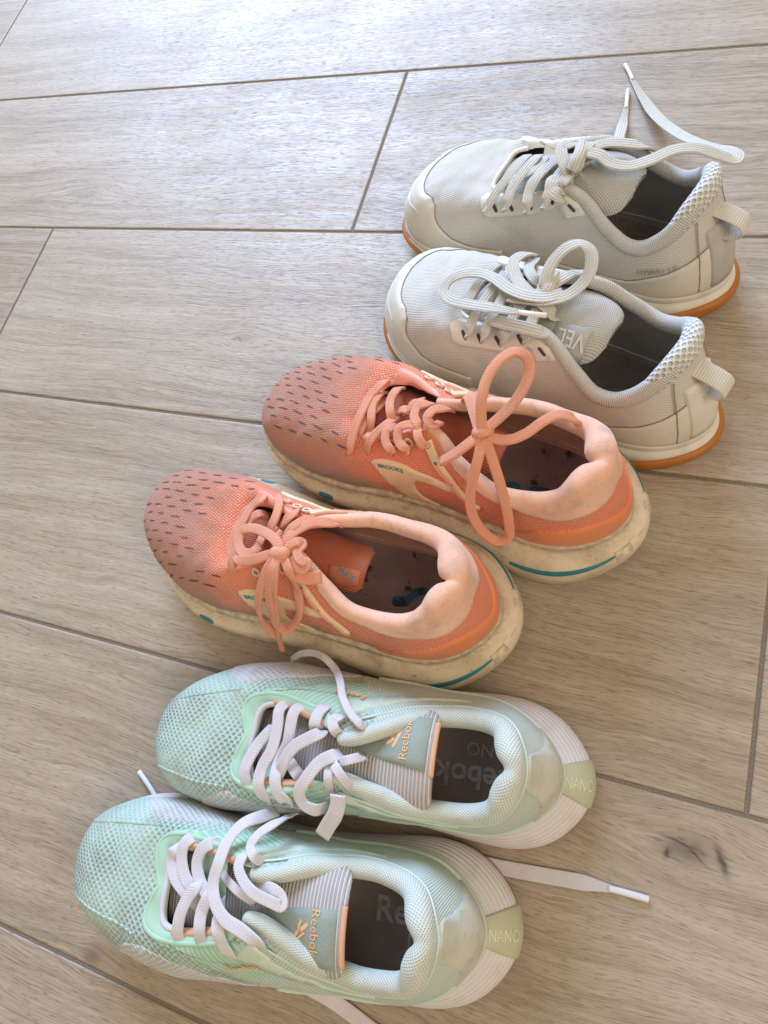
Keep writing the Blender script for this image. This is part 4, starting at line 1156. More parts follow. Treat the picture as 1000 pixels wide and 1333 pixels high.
        ('lace', 0.007, 0.0016, [(0.1658, 0.0313, 0.0703), (0.1598, 0.0333, 0.0822), (0.1601, 0.0257, 0.0859), (0.1608, 0.0118, 0.087), (0.1601, -0.0008, 0.0874), (0.1663, -0.0195, 0.0767)], [(0.0, 0.34, 0.94), (0.0, 0.34, 0.94), (0.0, 0.34, 0.94), (0.0, 0.0, 1.0), (0.0, -0.0, 1.0), (0.0, -0.0, 1.0)], ''),
        ('lace', 0.007, 0.0016, [(0.1515, 0.0321, 0.0759), (0.1466, 0.0336, 0.0869), (0.1465, 0.0254, 0.0909), (0.1478, 0.011, 0.0917), (0.1484, -0.0021, 0.0916), (0.1529, -0.0175, 0.0822)], [(0.0, 0.34, 0.94), (0.0, 0.34, 0.94), (0.0, 0.3, 0.96), (0.0, 0.0, 1.0), (0.0, -0.0, 1.0), (0.0, -0.0, 1.0)], ''),
        ('lace', 0.007, 0.0016, [(0.1361, 0.0318, 0.0808), (0.1315, 0.0329, 0.0917), (0.1318, 0.0257, 0.0952), (0.1325, 0.0125, 0.0954), (0.1366, -0.0047, 0.0872)], [(0.0, 0.34, 0.94), (0.0, 0.34, 0.94), (0.0, 0.32, 0.95), (0.0, 0.0, 1.0), (0.0, -0.0, 1.0)], ''),
        ('lace', 0.007, 0.0016, [(0.1211, 0.0276, 0.0867), (0.117, 0.0289, 0.0962), (0.1176, 0.0227, 0.0995), (0.1198, 0.0132, 0.099), (0.1256, 0.0002, 0.0904)], [(0.0, 0.34, 0.94), (0.0, 0.34, 0.94), (0.0, 0.04, 1.0), (0.0, 0.0, 1.0), (0.0, 0.0, 1.0)], ''),
        ('lace', 0.007, 0.0016, [(0.1745, 0.0184, 0.0711), (0.1746, 0.0121, 0.0791), (0.1756, -0.0036, 0.0797), (0.1739, -0.0167, 0.0804), (0.1776, -0.032, 0.0651)], [(0.0, 0.0, 1.0), (0.0, 0.0, 1.0), (0.0, -0.0, 1.0), (0.0, -0.0, 1.0), (0.0, -0.34, 0.94)], ''),
        ('lace', 0.007, 0.0016, [(0.1545, 0.0138, 0.0787), (0.1541, 0.0024, 0.0868), (0.1561, -0.0109, 0.087), (0.1708, -0.0317, 0.0695)], [(0.0, 0.0, 1.0), (0.0, 0.0, 1.0), (0.0, -0.0, 1.0), (0.0, -0.34, 0.94)], ''),
        ('lace', 0.007, 0.0016, [(0.1426, 0.0115, 0.0824), (0.1373, 0.0031, 0.092), (0.1362, -0.0101, 0.0933), (0.139, -0.0235, 0.085)], [(0.0, 0.0, 1.0), (0.0, 0.0, 1.0), (0.0, -0.0, 1.0), (0.0, -0.13, 0.99)], ''),
        ('lace_end', 0.0078, 0.0016, [(0.1091, -0.0008, 0.1056), (0.116, 0.0065, 0.1065), (0.1294, 0.0088, 0.1043), (0.1438, 0.0059, 0.1), (0.1596, -0.0006, 0.0946), (0.1747, -0.0047, 0.088), (0.1869, -0.0019, 0.0851), (0.1949, 0.005, 0.0823), (0.1943, 0.0134, 0.0815), (0.1845, 0.0191, 0.084), (0.1665, 0.0217, 0.0914), (0.1468, 0.0228, 0.0998), (0.132, 0.0233, 0.1051), (0.1238, 0.023, 0.1075)], [(0.0, -0.0, 1.0), (0.0, 0.0, 1.0), (0.0, 0.0, 1.0), (0.0, 0.0, 1.0), (0.0, -0.0, 1.0), (0.0, -0.0, 1.0), (0.0, -0.0, 1.0), (0.0, 0.0, 1.0), (0.0, 0.0, 1.0), (0.0, 0.14, 0.99), (0.0, 0.06, 1.0), (0.0, 0.07, 1.0), (0.0, 0.12, 0.99), (0.0, 0.09, 1.0)], ''),
        ('aglet', 0.0034, 0.0026, [(0.1249, 0.0229, 0.1073), (0.1165, 0.0217, 0.1086), (0.1088, 0.0179, 0.1066)], [(0.0, 0.08, 1.0), (0.0, 0.0, 1.0), (0.0, 0.0, 1.0)], ''),
        ('lace', 0.0078, 0.0016, [(0.1543, 0.0171, 0.0817), (0.1409, 0.0271, 0.0951), (0.1303, 0.0275, 0.098), (0.1156, 0.0269, 0.1008), (0.1083, 0.0249, 0.0989), (0.1074, 0.0192, 0.0904)], [(0.0, 0.0, 1.0), (0.0, 0.34, 0.94), (0.0, 0.34, 0.94), (0.0, 0.34, 0.94), (0.0, 0.15, 0.99), (0.0, 0.0, 1.0)], ''),
        ('lace', 0.0078, 0.0016, [(0.1582, -0.0425, 0.0727), (0.1558, -0.0262, 0.0906), (0.1557, -0.0172, 0.0942), (0.1466, -0.0059, 0.0971), (0.1332, 0.0032, 0.1012), (0.1197, 0.0081, 0.103), (0.1104, 0.0098, 0.0978), (0.1095, 0.0087, 0.0887)], [(0.0, -0.34, 0.94), (0.0, -0.34, 0.94), (0.0, -0.0, 1.0), (0.0, -0.0, 1.0), (0.0, 0.0, 1.0), (0.0, 0.0, 1.0), (0.0, 0.0, 1.0), (0.0, 0.0, 1.0)], ''),
        ('bow_loop', 0.0078, 0.0016, [(0.1244, 0.006, 0.1037), (0.1207, 0.0018, 0.1068), (0.1226, -0.0047, 0.1103), (0.1223, -0.0141, 0.1143), (0.1175, -0.0223, 0.1187), (0.1118, -0.0271, 0.1184), (0.1047, -0.0253, 0.1165), (0.1001, -0.0172, 0.1125), (0.1009, -0.0093, 0.1086), (0.1056, -0.0, 0.1062), (0.1156, 0.0079, 0.1054), (0.1286, 0.0094, 0.1015), (0.1418, 0.0093, 0.0966)], [(0.0, 0.0, 1.0), (0.0, 0.0, 1.0), (0.0, -0.0, 1.0), (0.0, -0.0, 1.0), (0.0, -0.01, 1.0), (0.0, -0.34, 0.94), (0.0, -0.16, 0.99), (0.0, -0.0, 1.0), (0.0, -0.0, 1.0), (0.0, -0.0, 1.0), (0.0, 0.0, 1.0), (0.0, 0.0, 1.0), (0.0, 0.0, 1.0)], ''),
        ('lace', 0.0075, 0.0016, [(0.139, -0.0189, 0.0865), (0.1206, -0.0025, 0.1028), (0.1175, -0.0074, 0.1037), (0.114, -0.0163, 0.1022), (0.1117, -0.0321, 0.0876)], [(0.0, -0.0, 1.0), (0.0, -0.0, 1.0), (0.0, -0.0, 1.0), (0.0, -0.0, 1.0), (0.0, -0.34, 0.94)], ''),
        ('lace', 0.007, 0.0016, [(0.1535, -0.0371, 0.0765), (0.1435, -0.0158, 0.0941), (0.1332, -0.0074, 0.0982), (0.1266, -0.0083, 0.0901)], [(0.0, -0.34, 0.94), (0.0, -0.0, 1.0), (0.0, -0.0, 1.0), (0.0, -0.0, 1.0)], ''),
        ('knot', 0.0085, 0.006, [(0.1214, 0.0037, 0.1026), (0.1193, 0.0005, 0.1059), (0.1205, -0.0051, 0.1059), (0.1223, -0.0127, 0.1023)], [(0.0, 0.0, 1.0), (0.0, 0.0, 1.0), (0.0, -0.0, 1.0), (0.0, -0.0, 1.0)], ''),
    ],
    'wB': [
        ('lace', 0.007, 0.0016, [(0.1763, -0.0308, 0.0648), (0.1682, -0.0368, 0.0772), (0.1648, -0.0278, 0.083), (0.1602, -0.0143, 0.0873), (0.1607, 0.0008, 0.0851), (0.1661, 0.0159, 0.0738)], [(0.0, -0.34, 0.94), (0.0, -0.34, 0.94), (0.0, -0.34, 0.94), (0.0, -0.0, 1.0), (0.0, 0.0, 1.0), (0.0, 0.0, 1.0)], ''),
        ('lace', 0.007, 0.0016, [(0.1569, -0.0327, 0.0738), (0.1519, -0.0367, 0.0842), (0.1527, -0.029, 0.0877), (0.151, -0.0153, 0.0907), (0.1505, -0.0005, 0.0889), (0.1553, 0.0138, 0.0784)], [(0.0, -0.34, 0.94), (0.0, -0.34, 0.94), (0.0, -0.34, 0.94), (0.0, -0.0, 1.0), (0.0, -0.0, 1.0), (0.0, 0.0, 1.0)], ''),
        ('lace', 0.007, 0.0016, [(0.1381, -0.0349, 0.0791), (0.1351, -0.0381, 0.0889), (0.1376, -0.0306, 0.0918), (0.137, -0.0197, 0.0951), (0.1401, 0.0006, 0.0862)], [(0.0, -0.34, 0.94), (0.0, -0.34, 0.94), (0.0, -0.34, 0.94), (0.0, -0.0, 1.0), (0.0, 0.0, 1.0)], ''),
        ('lace', 0.007, 0.0016, [(0.1262, -0.0312, 0.0839), (0.1222, -0.0352, 0.0936), (0.1223, -0.0265, 0.0977), (0.1223, -0.0151, 0.0983), (0.1257, -0.0008, 0.0903)], [(0.0, -0.34, 0.94), (0.0, -0.34, 0.94), (0.0, -0.34, 0.94), (0.0, -0.0, 1.0), (0.0, -0.0, 1.0)], ''),
        ('lace', 0.007, 0.0016, [(0.1623, -0.0256, 0.0739), (0.1588, -0.0234, 0.0843), (0.1526, -0.016, 0.0883), (0.1457, -0.0105, 0.0904), (0.1481, 0.0102, 0.0817)], [(0.0, -0.34, 0.94), (0.0, -0.15, 0.99), (0.0, -0.0, 1.0), (0.0, -0.0, 1.0), (0.0, 0.0, 1.0)], ''),
        ('lace', 0.007, 0.0016, [(0.1444, -0.0265, 0.0802), (0.1405, -0.0228, 0.0908), (0.1373, -0.0137, 0.093), (0.137, 0.0053, 0.0871)], [(0.0, -0.34, 0.94), (0.0, -0.07, 1.0), (0.0, -0.0, 1.0), (0.0, 0.0, 1.0)], ''),
        ('lace', 0.0085, 0.0016, [(0.1129, -0.0265, 0.0898), (0.1156, -0.0306, 0.0965), (0.1212, -0.0285, 0.0973), (0.1237, -0.0231, 0.0985), (0.1258, -0.0094, 0.0903)], [(0.0, -0.32, 0.95), (0.0, -0.34, 0.94), (0.0, -0.34, 0.94), (0.0, -0.1, 0.99), (0.0, -0.0, 1.0)], ''),
        ('lace', 0.008, 0.0016, [(0.1145, -0.0227, 0.0893), (0.1163, -0.0241, 0.0989), (0.115, -0.0179, 0.1004), (0.1194, -0.0045, 0.0919)], [(0.0, -0.01, 1.0), (0.0, -0.15, 0.99), (0.0, -0.0, 1.0), (0.0, -0.0, 1.0)], ''),
        ('lace', 0.008, 0.0016, [(0.1132, -0.0149, 0.0912), (0.1164, -0.0151, 0.1025), (0.1234, -0.0087, 0.105), (0.1279, -0.0003, 0.1047), (0.1246, 0.0035, 0.1047), (0.1243, 0.0165, 0.0907)], [(0.0, -0.0, 1.0), (0.0, -0.0, 1.0), (0.0, -0.0, 1.0), (0.0, -0.0, 1.0), (0.0, 0.0, 1.0), (0.0, 0.0, 1.0)], ''),
        ('lace', 0.008, 0.0016, [(0.115, -0.0101, 0.0914), (0.11, -0.0131, 0.1057), (0.1124, -0.0054, 0.1081), (0.1113, 0.0036, 0.1069), (0.115, 0.0222, 0.0914)], [(0.0, -0.0, 1.0), (0.0, -0.0, 1.0), (0.0, -0.0, 1.0), (0.0, 0.0, 1.0), (0.0, 0.0, 1.0)], ''),
        ('lace', 0.008, 0.0016, [(0.112, -0.0013, 0.091), (0.1081, -0.0027, 0.1035), (0.1074, 0.0045, 0.1054), (0.1017, 0.0105, 0.1047), (0.0924, 0.0148, 0.1032), (0.0833, 0.0196, 0.0996), (0.0808, 0.0342, 0.0832)], [(0.0, -0.0, 1.0), (0.0, -0.0, 1.0), (0.0, 0.0, 1.0), (0.0, 0.0, 1.0), (0.0, 0.0, 1.0), (0.0, 0.0, 1.0), (0.0, 0.34, 0.94)], ''),
        ('lace_end', 0.009, 0.0018, [(0.1108, -0.0029, 0.1079), (0.0998, -0.0019, 0.1065), (0.09, -0.0044, 0.1047), (0.0801, -0.0015, 0.103), (0.0714, 0.0093, 0.1), (0.0615, 0.0233, 0.098), (0.0501, 0.0317, 0.094), (0.0379, 0.0361, 0.088), (0.0287, 0.0413, 0.082), (0.0293, 0.047, 0.08), (0.0358, 0.0537, 0.076), (0.0498, 0.064, 0.066), (0.0677, 0.0826, 0.05), (0.0939, 0.1111, 0.028), (0.1242, 0.1427, 0.01), (0.1484, 0.168, 0.003), (0.1662, 0.1862, 0.002)], [(0.0, -0.0, 1.0), (0.0, -0.0, 1.0), (0.0, -0.0, 1.0), (0.0, -0.0, 1.0), (0.0, 0.0, 1.0), (0.0, 0.0, 1.0), (0.0, 0.0, 1.0), (0.0, 0.0, 1.0), (0.0, 0.0, 1.0), (0.0, 0.0, 1.0), (0.0, 0.0, 1.0), (0.0, 0.0, 1.0), (0.0, 0.0, 1.0), (0.0, 0.0, 1.0), (0.0, 0.0, 1.0), (0.0, 0.0, 1.0), (0.0, 0.0, 1.0)], ''),
        ('aglet', 0.0034, 0.0026, [(0.1649, 0.1847, 0.0024), (0.1719, 0.1925, 0.0024), (0.1797, 0.2004, 0.0024)], [(0.0, 0.0, 1.0), (0.0, 0.0, 1.0), (0.0, 0.0, 1.0)], ''),
        ('lace_end', 0.009, 0.0018, [(0.1004, 0.02, 0.085), (0.115, 0.0518, 0.06), (0.1377, 0.1043, 0.02), (0.1503, 0.1373, 0.003), (0.1562, 0.1552, 0.002)], [(0.0, 0.0, 1.0), (0.0, 0.0, 1.0), (0.0, 0.0, 1.0), (0.0, 0.0, 1.0), (0.0, 0.0, 1.0)], ''),
        ('aglet', 0.0034, 0.0026, [(0.1554, 0.1532, 0.0024), (0.1593, 0.1625, 0.0024), (0.1638, 0.1733, 0.0024)], [(0.0, 0.0, 1.0), (0.0, 0.0, 1.0), (0.0, 0.0, 1.0)], ''),
        ('knot', 0.0085, 0.0065, [(0.1124, -0.0156, 0.104), (0.1117, -0.0123, 0.108), (0.1124, -0.0054, 0.1081), (0.1164, 0.0049, 0.1045)], [(0.0, -0.0, 1.0), (0.0, -0.0, 1.0), (0.0, -0.0, 1.0), (0.0, 0.0, 1.0)], ''),
    ],
}

build_floor()
SHOES = {}


def tab(xs, ys):
    return lambda fr: interp(fr, xs, ys)


def coral_knit():
    n = NT('coral_knit')
    uvv = n.tc.outputs['UV']
    v = n.mapping(uvv, (1 / .0022, 1 / .0016, 1), (0, 0, R(28)))
    d = n.voronoi(v, 1, .32)
    fine = n.voronoi(n.mapping(uvv, (1 / .0011, 1 / .0011, 1), (0, 0, R(30))), 1, .1)
    col = n.mix(n.maprange(d, .18, .46), (.88, .54, .40), (.78, .205, .10))
    tone = n.noise(n.tc.outputs['Object'], 28, 3, .5)
    col = n.mix(n.math('MULTIPLY', n.maprange(tone, .42, .62), .5), col, (.88, .27, .14))
    x, y, z = n.sep(n.tc.outputs['Object'])
    toe = n.maprange(x, .165, .235)
    wide = n.maprange(n.math('ABSOLUTE', y), .018, .046)
    g = n.noise(n.tc.outputs['Object'], 34, 5, .62)
    k = n.math('ADD', n.math('MULTIPLY', toe, .85), n.math('MULTIPLY', wide, .30))
    k = n.math('ADD', k, n.math('MULTIPLY', n.math('SUBTRACT', g, .5), 1.3))
    k = n.maprange(k, .12, .75)
    col = n.mix(n.math('MULTIPLY', k, .66), col, (.34, .225, .18))
    low = n.maprange(z, .062, .040)
    mud = n.math('MULTIPLY', low, n.maprange(n.noise(n.tc.outputs['Object'], 48, 6, .7), .38, .54))
    col = n.mix(n.math('MULTIPLY', mud, .80), col, (.33, .285, .215))
    h = n.math('ADD', n.maprange(d, .1, .5), n.math('MULTIPLY', fine, .3))
    return n.out(col, .92, n.bump(h, .9, .0007), .15, .1)


def plush():
    n = NT('peach_plush')
    p = n.tc.outputs['Object']
    q = n.noise(p, 36, 4, .6)
    col = n.mix(n.maprange(q, .35, .65), (.76, .42, .28), (.87, .51, .36))
    col = n.mix(n.math('MULTIPLY', n.maprange(n.noise(p, 60, 5, .65), .48, .68), .6), col, (.45, .33, .27))
    d = n.voronoi(weave_uv(n, 1 / .0011, 1 / .0011, R(45)), 1, .25)
    wr = n.noise(n.mapping(n.tc.outputs['UV'], (150, 60, 1)), 1.0, 3, .55)
    b1 = n.bump(wr, .45, .0012)
    nm = n.bump(n.math('ADD', d, n.math('MULTIPLY', n.noise(p, 1600, 2, .5), .6)), .55, .0004, b1)
    return n.out(col, .98, nm, .1, .3)


def cream_sole():
    n = NT('cream_midsole')
    p = n.tc.outputs['Object']
    x, y, z = n.sep(p)
    v = n.mapping(n.tc.outputs['UV'], (1 / .0034, 1 / .0030, 1), (0, 0, R(45)))
    d = n.voronoi(v, 1, .05)
    fore = n.maprange(x, .075, .105)
    pit = n.math('MULTIPLY', n.maprange(d, .30, .08), fore)
    g = n.noise(p, 42, 5, .65)
    f = n.noise(p, 420, 3, .6)
    col = n.mix(n.maprange(g, .36, .66), (.70, .58, .41), (.54, .44, .30))
    speck = n.math('MULTIPLY', n.maprange(f, .60, .70), n.maprange(n.noise(p, 45, 3, .5), .45, .60))
    col = n.mix(n.math('MULTIPLY', speck, .75), col, (.17, .12, .075))
    scuff = n.maprange(n.noise(n.mapping(p, (60, 60, 240)), 1.0, 4, .6), .56, .70)
    col = n.mix(n.math('MULTIPLY', scuff, .5), col, (.25, .195, .13))
    col = n.mix(n.math('MULTIPLY', pit, .16), col, (.30, .24, .17))
    vv = n.sep(n.tc.outputs['UV'])[1]
    gr = n.math('MULTIPLY', n.maprange(vv, .020, .011), n.maprange(n.noise(p, 130, 5, .7), .40, .58))
    col = n.mix(n.math('MULTIPLY', gr, .42), col, (.20, .15, .10))
    h = n.math('SUBTRACT', n.math('MULTIPLY', f, .4), n.math('MULTIPLY', pit, .6))
    return n.out(col, .75, n.bump(h, .6, .0006), .25)


def white_mesh():
    n = NT('white_mesh')
    uvv = n.tc.outputs['UV']
    p = n.tc.outputs['Object']
    s = n.math('SINE', n.math('MULTIPLY', n.sep(n.mapping(uvv, (1, 1, 1), (0, 0, R(78))))[0], 2 * math.pi / .0013))
    s = n.maprange(s, -1, 1)
    d = n.voronoi(n.mapping(uvv, (1 / .0013, 1 / .0013, 1), (0, 0, R(12))), 1, .1)
    col = n.mix(s, (.63, .60, .53), (.72, .685, .605))
    col = n.mix(n.math('MULTIPLY', n.maprange(d, .3, .6), .25), col, (.52, .505, .465))
    wr = n.noise(n.mapping(p, (34, 16, 24), (0, 0, R(24))), 1.0, 3, .5)
    col = n.mix(n.math('MULTIPLY', n.maprange(n.noise(p, 24, 4, .6), .48, .7), .4), col, (.47, .455, .42))
    b1 = n.bump(wr, .65, .005)
    nm = n.bump(n.math('ADD', s, n.math('MULTIPLY', d, .5)), .6, .0005, b1)
    return n.out(col, .92, nm, .15, .1)


def make_mats():
    M = {}
    # mint pair
    M['mint_knit'] = knit('mint_knit', (.49, .62, .53), (.315, .435, .36), .0032, 1.0, .0014, 1.0, (.33, .32, .25), .6, toe=(.40, .39, .34))
    M['mint_rear'] = ribbed('mint_rear_mesh', (.62, .69, .61), (.46, .54, .47), .0017, 0, .0005, .7, rot=35, dirtcol=(.50, .47, .36), dirtamt=.4)
    M['mint_collar'] = mesh_cloth('mint_collar_mesh', (.64, .67, .585), (.46, .49, .42), .0015, 45, .0004, .8, (.50, .46, .36), .45)
    M['mint_film'] = plain('mint_film', (.42, .63, .47), .38, .06, (.45, .46, .38), .4, .12, 500, .45)
    M['mint_lines'] = ribbed('mint_line_film', (.46, .66, .49), (.36, .56, .40), .0032, 0, .0004, .7, .4, -50, (.45, .46, .38), .3)
    M['lilac_net'] = knit('lilac_net', (.60, .60, .57), (.40, .42, .40), .0030, 1.0, .0010, .9, (.34, .32, .28), .4)
    M['mint_suede'] = plain('mint_suede', (.54, .53, .44), .95, .10, (.25, .22, .17), .4, .9, 700, .1)
    M['mint_clip'] = plain('mint_clip', (.56, .66, .53), .32, .05, (.45, .40, .28), .3, .08, 400, .5)
    M['mint_sole'] = ribbed('mint_midsole', (.72, .67, .655), (.66, .61, .595), .0030, 1, .0005, .7, .6, 0, (.42, .36, .29), .35)
    M['mint_tab'] = plain('mint_heel_tab', (.47, .47, .31), .35, .08, (.22, .20, .12), .3, .1, 500, .5)
    M['mint_tab_print'] = plain('mint_tab_print', (.66, .66, .50), .4, .05, bump=.05)
    M['gum'] = plain('gum_rubber', (.33, .15, .05), .55, .12, (.12, .08, .05), .35, .2, 700, .35)
    M['peach'] = ribbed('peach_webbing', (.78, .44, .27), (.70, .37, .22), .0008, 0, .0002, .5)
    M['peach_print'] = plain('peach_print', (.80, .45, .22), .6, .05, bump=.05)
    M['tongue_mint'] = ribbed('ribbed_tongue', (.64, .59, .555), (.42, .375, .345), .0022, 0, .0008, .9, .9, 0)
    M['tongue_label'] = plain('tongue_label', (.28, .32, .27), .95, .12, (.18, .19, .16), .4, .8, 600, .1)
    M['insole_brown'] = plain('insole_cloth', (.40, .31, .255), .95, .12, (.28, .215, .175), .4, .6, 1100, .1)
    M['insole_print'] = plain('insole_print', (.68, .63, .60), .95, .10, (.42, .33, .27), .55, .3, 900, .1, 160, .45, .65)
    M['lining_grey'] = plain('lining_cloth', (.55, .53, .48), .95, .1, bump=.4)
    M['lace_lilac'] = lace_mat('lilac_lace', (.76, .71, .725), (.66, .61, .62), .0010, (.50, .45, .42), .25, amt=.6)
    M['aglet'] = plain('aglet_plastic', (.75, .75, .78), .3, .04, bump=.03, spec=.5)
    M['aglet_ivory'] = plain('aglet_ivory', (.74, .70, .60), .35, .04, bump=.03, spec=.45)
    # orange pair
    M['coral_knit'] = coral_knit()
    M['coral_film'] = plain('coral_film', (.84, .31, .21), .42, .06, (.42, .26, .2), .35, .15, 500, .4)
    M['coral_heel'] = ribbed('coral_heel_overlay', (.82, .27, .11), (.72, .22, .09), .0016, 1, .0003, .5, .5, 0, (.35, .22, .15), .45)
    M['cream_film'] = plain('cream_film', (.80, .60, .38), .45, .06, (.42, .32, .22), .45, .1, 500, .4)
    M['peach_plush'] = plush()
    M['cream_sole'] = cream_sole()
    M['outsole_dark'] = plain('outsole_rubber', (.30, .26, .20), .8, .1, (.12, .1, .08), .5)
    M['teal'] = plain('teal_rubber', (.035, .21, .25), .5, .08, (.12, .13, .12), .4, .15)
    M['teal_print'] = plain('teal_print', (.05, .27, .33), .6, .06, bump=.05)
    M['coral_tongue'] = ribbed('coral_tongue', (.52, .15, .08), (.38, .10, .055), .0014, 1, .0004, .6)
    M['coral_label'] = plain('coral_label', (.50, .16, .085), .6, .08, bump=.2)
    M['insole_dark'] = plain('insole_dark', (.29, .22, .20), .95, .18, (.018, .015, .018), .8, .6, 900, .1, 110, .56, .66)
    M['insole_teal'] = plain('insole_teal', (.05, .17, .24), .9, .15, (.05, .035, .035), .85, .4, 900, .1, 130, .48, .60)
    M['lining_coral'] = plain('lining_coral', (.66, .36, .26), .95, .1, bump=.4)
    M['lace_coral'] = lace_mat('coral_lace', (.93, .43, .28), (.80, .335, .21), .0011, (.58, .36, .28), .4, amt=.8)
    M['eyelet'] = plain('eyelet_cream', (.80, .62, .45), .4, .05, bump=.05)
    M['slit'] = plain('vent_shade', (.13, .09, .08), .95, .1, bump=.2)
    # off-white pair
    M['white_mesh'] = white_mesh()
    M['white_film'] = plain('white_film', (.70, .645, .545), .45, .05, (.50, .44, .33), .4, .15, 300, .4, 35)
    M['white_plate'] = plain('white_plate', (.76, .72, .63), .4, .04, (.55, .50, .40), .25, .12, 400, .45)
    M['white_rib'] = ribbed('white_rib_knit', (.70, .67, .61), (.58, .555, .505), .0014, 0, .0006, .9, .9, 0, (.5, .46, .38), .3)
    M['white_honeycomb'] = mesh_cloth('white_honeycomb', (.74, .72, .67), (0.52, .52, .49), .0031, 45, .0013, 1.0, (.55, .5, .42), .25)
    M['white_sole'] = plain('white_midsole', (.68, .63, .55), .55, .06, (.44, .38, .28), .45, .25, 260, .35, 60)
    M['gum_bright'] = plain('gum_outsole', (.42, .145, .022), .5, .1, (.2, .09, .03), .35, .2, 600, .4)
    M['white_tongue'] = mesh_cloth('white_tongue', (.58, .565, .515), (.46, .45, .415), .0012, 20, .0006, .8, (.42, .4, .34), .3)
    M['grey_rubber'] = plain('grey_rubber_label', (.42, .42, .40), .4, .05, bump=.1)
    M['grey_print'] = plain('grey_raised_letters', (.62, .62, .60), .4, .05, bump=.05)
    M['heel_suede'] = plain('grey_suede', (.48, .45, .41), .95, .1, (.25, .23, .2), .3, .8, 700, .1)
    M['pull_webbing'] = ribbed('pull_tab_webbing', (.74, .69, .60), (.58, .535, .46), .0016, 0, .0004, .7)
    M['insole_taupe'] = plain('insole_taupe', (.25, .21, .175), .95, .15, (.07, .06, .05), .5, .6, 700, .1)
    M['insole_dots'] = plain('insole_dots', (.21, .185, .155), .95, .1, bump=.3)
    M['lining_taupe'] = plain('lining_taupe', (.38, .35, .31), .95, .1, bump=.4)
    M['lace_white'] = lace_mat('white_lace', (.74, .70, .61), (.60, .565, .49), .0012, (.55, .50, .41), .3, .0019)
    M['seam_grey'] = plain('seam_grime', (.36, .33, .28), .9, .15, (.2, .17, .13), .6, .3, 900, .1, 300, .4, .6)
    M['slot_dark'] = plain('slot_shade', (.09, .08, .07), .95, .1, bump=.2)  # dark colour stands in for the shade inside open slots and holes
    M['grey_text'] = plain('grey_print', (.30, .285, .27), .6, .05, bump=.05)
    return M


M = make_mats()
RF = {}


def sole_rings(S, zt, zb, prof):
    pass


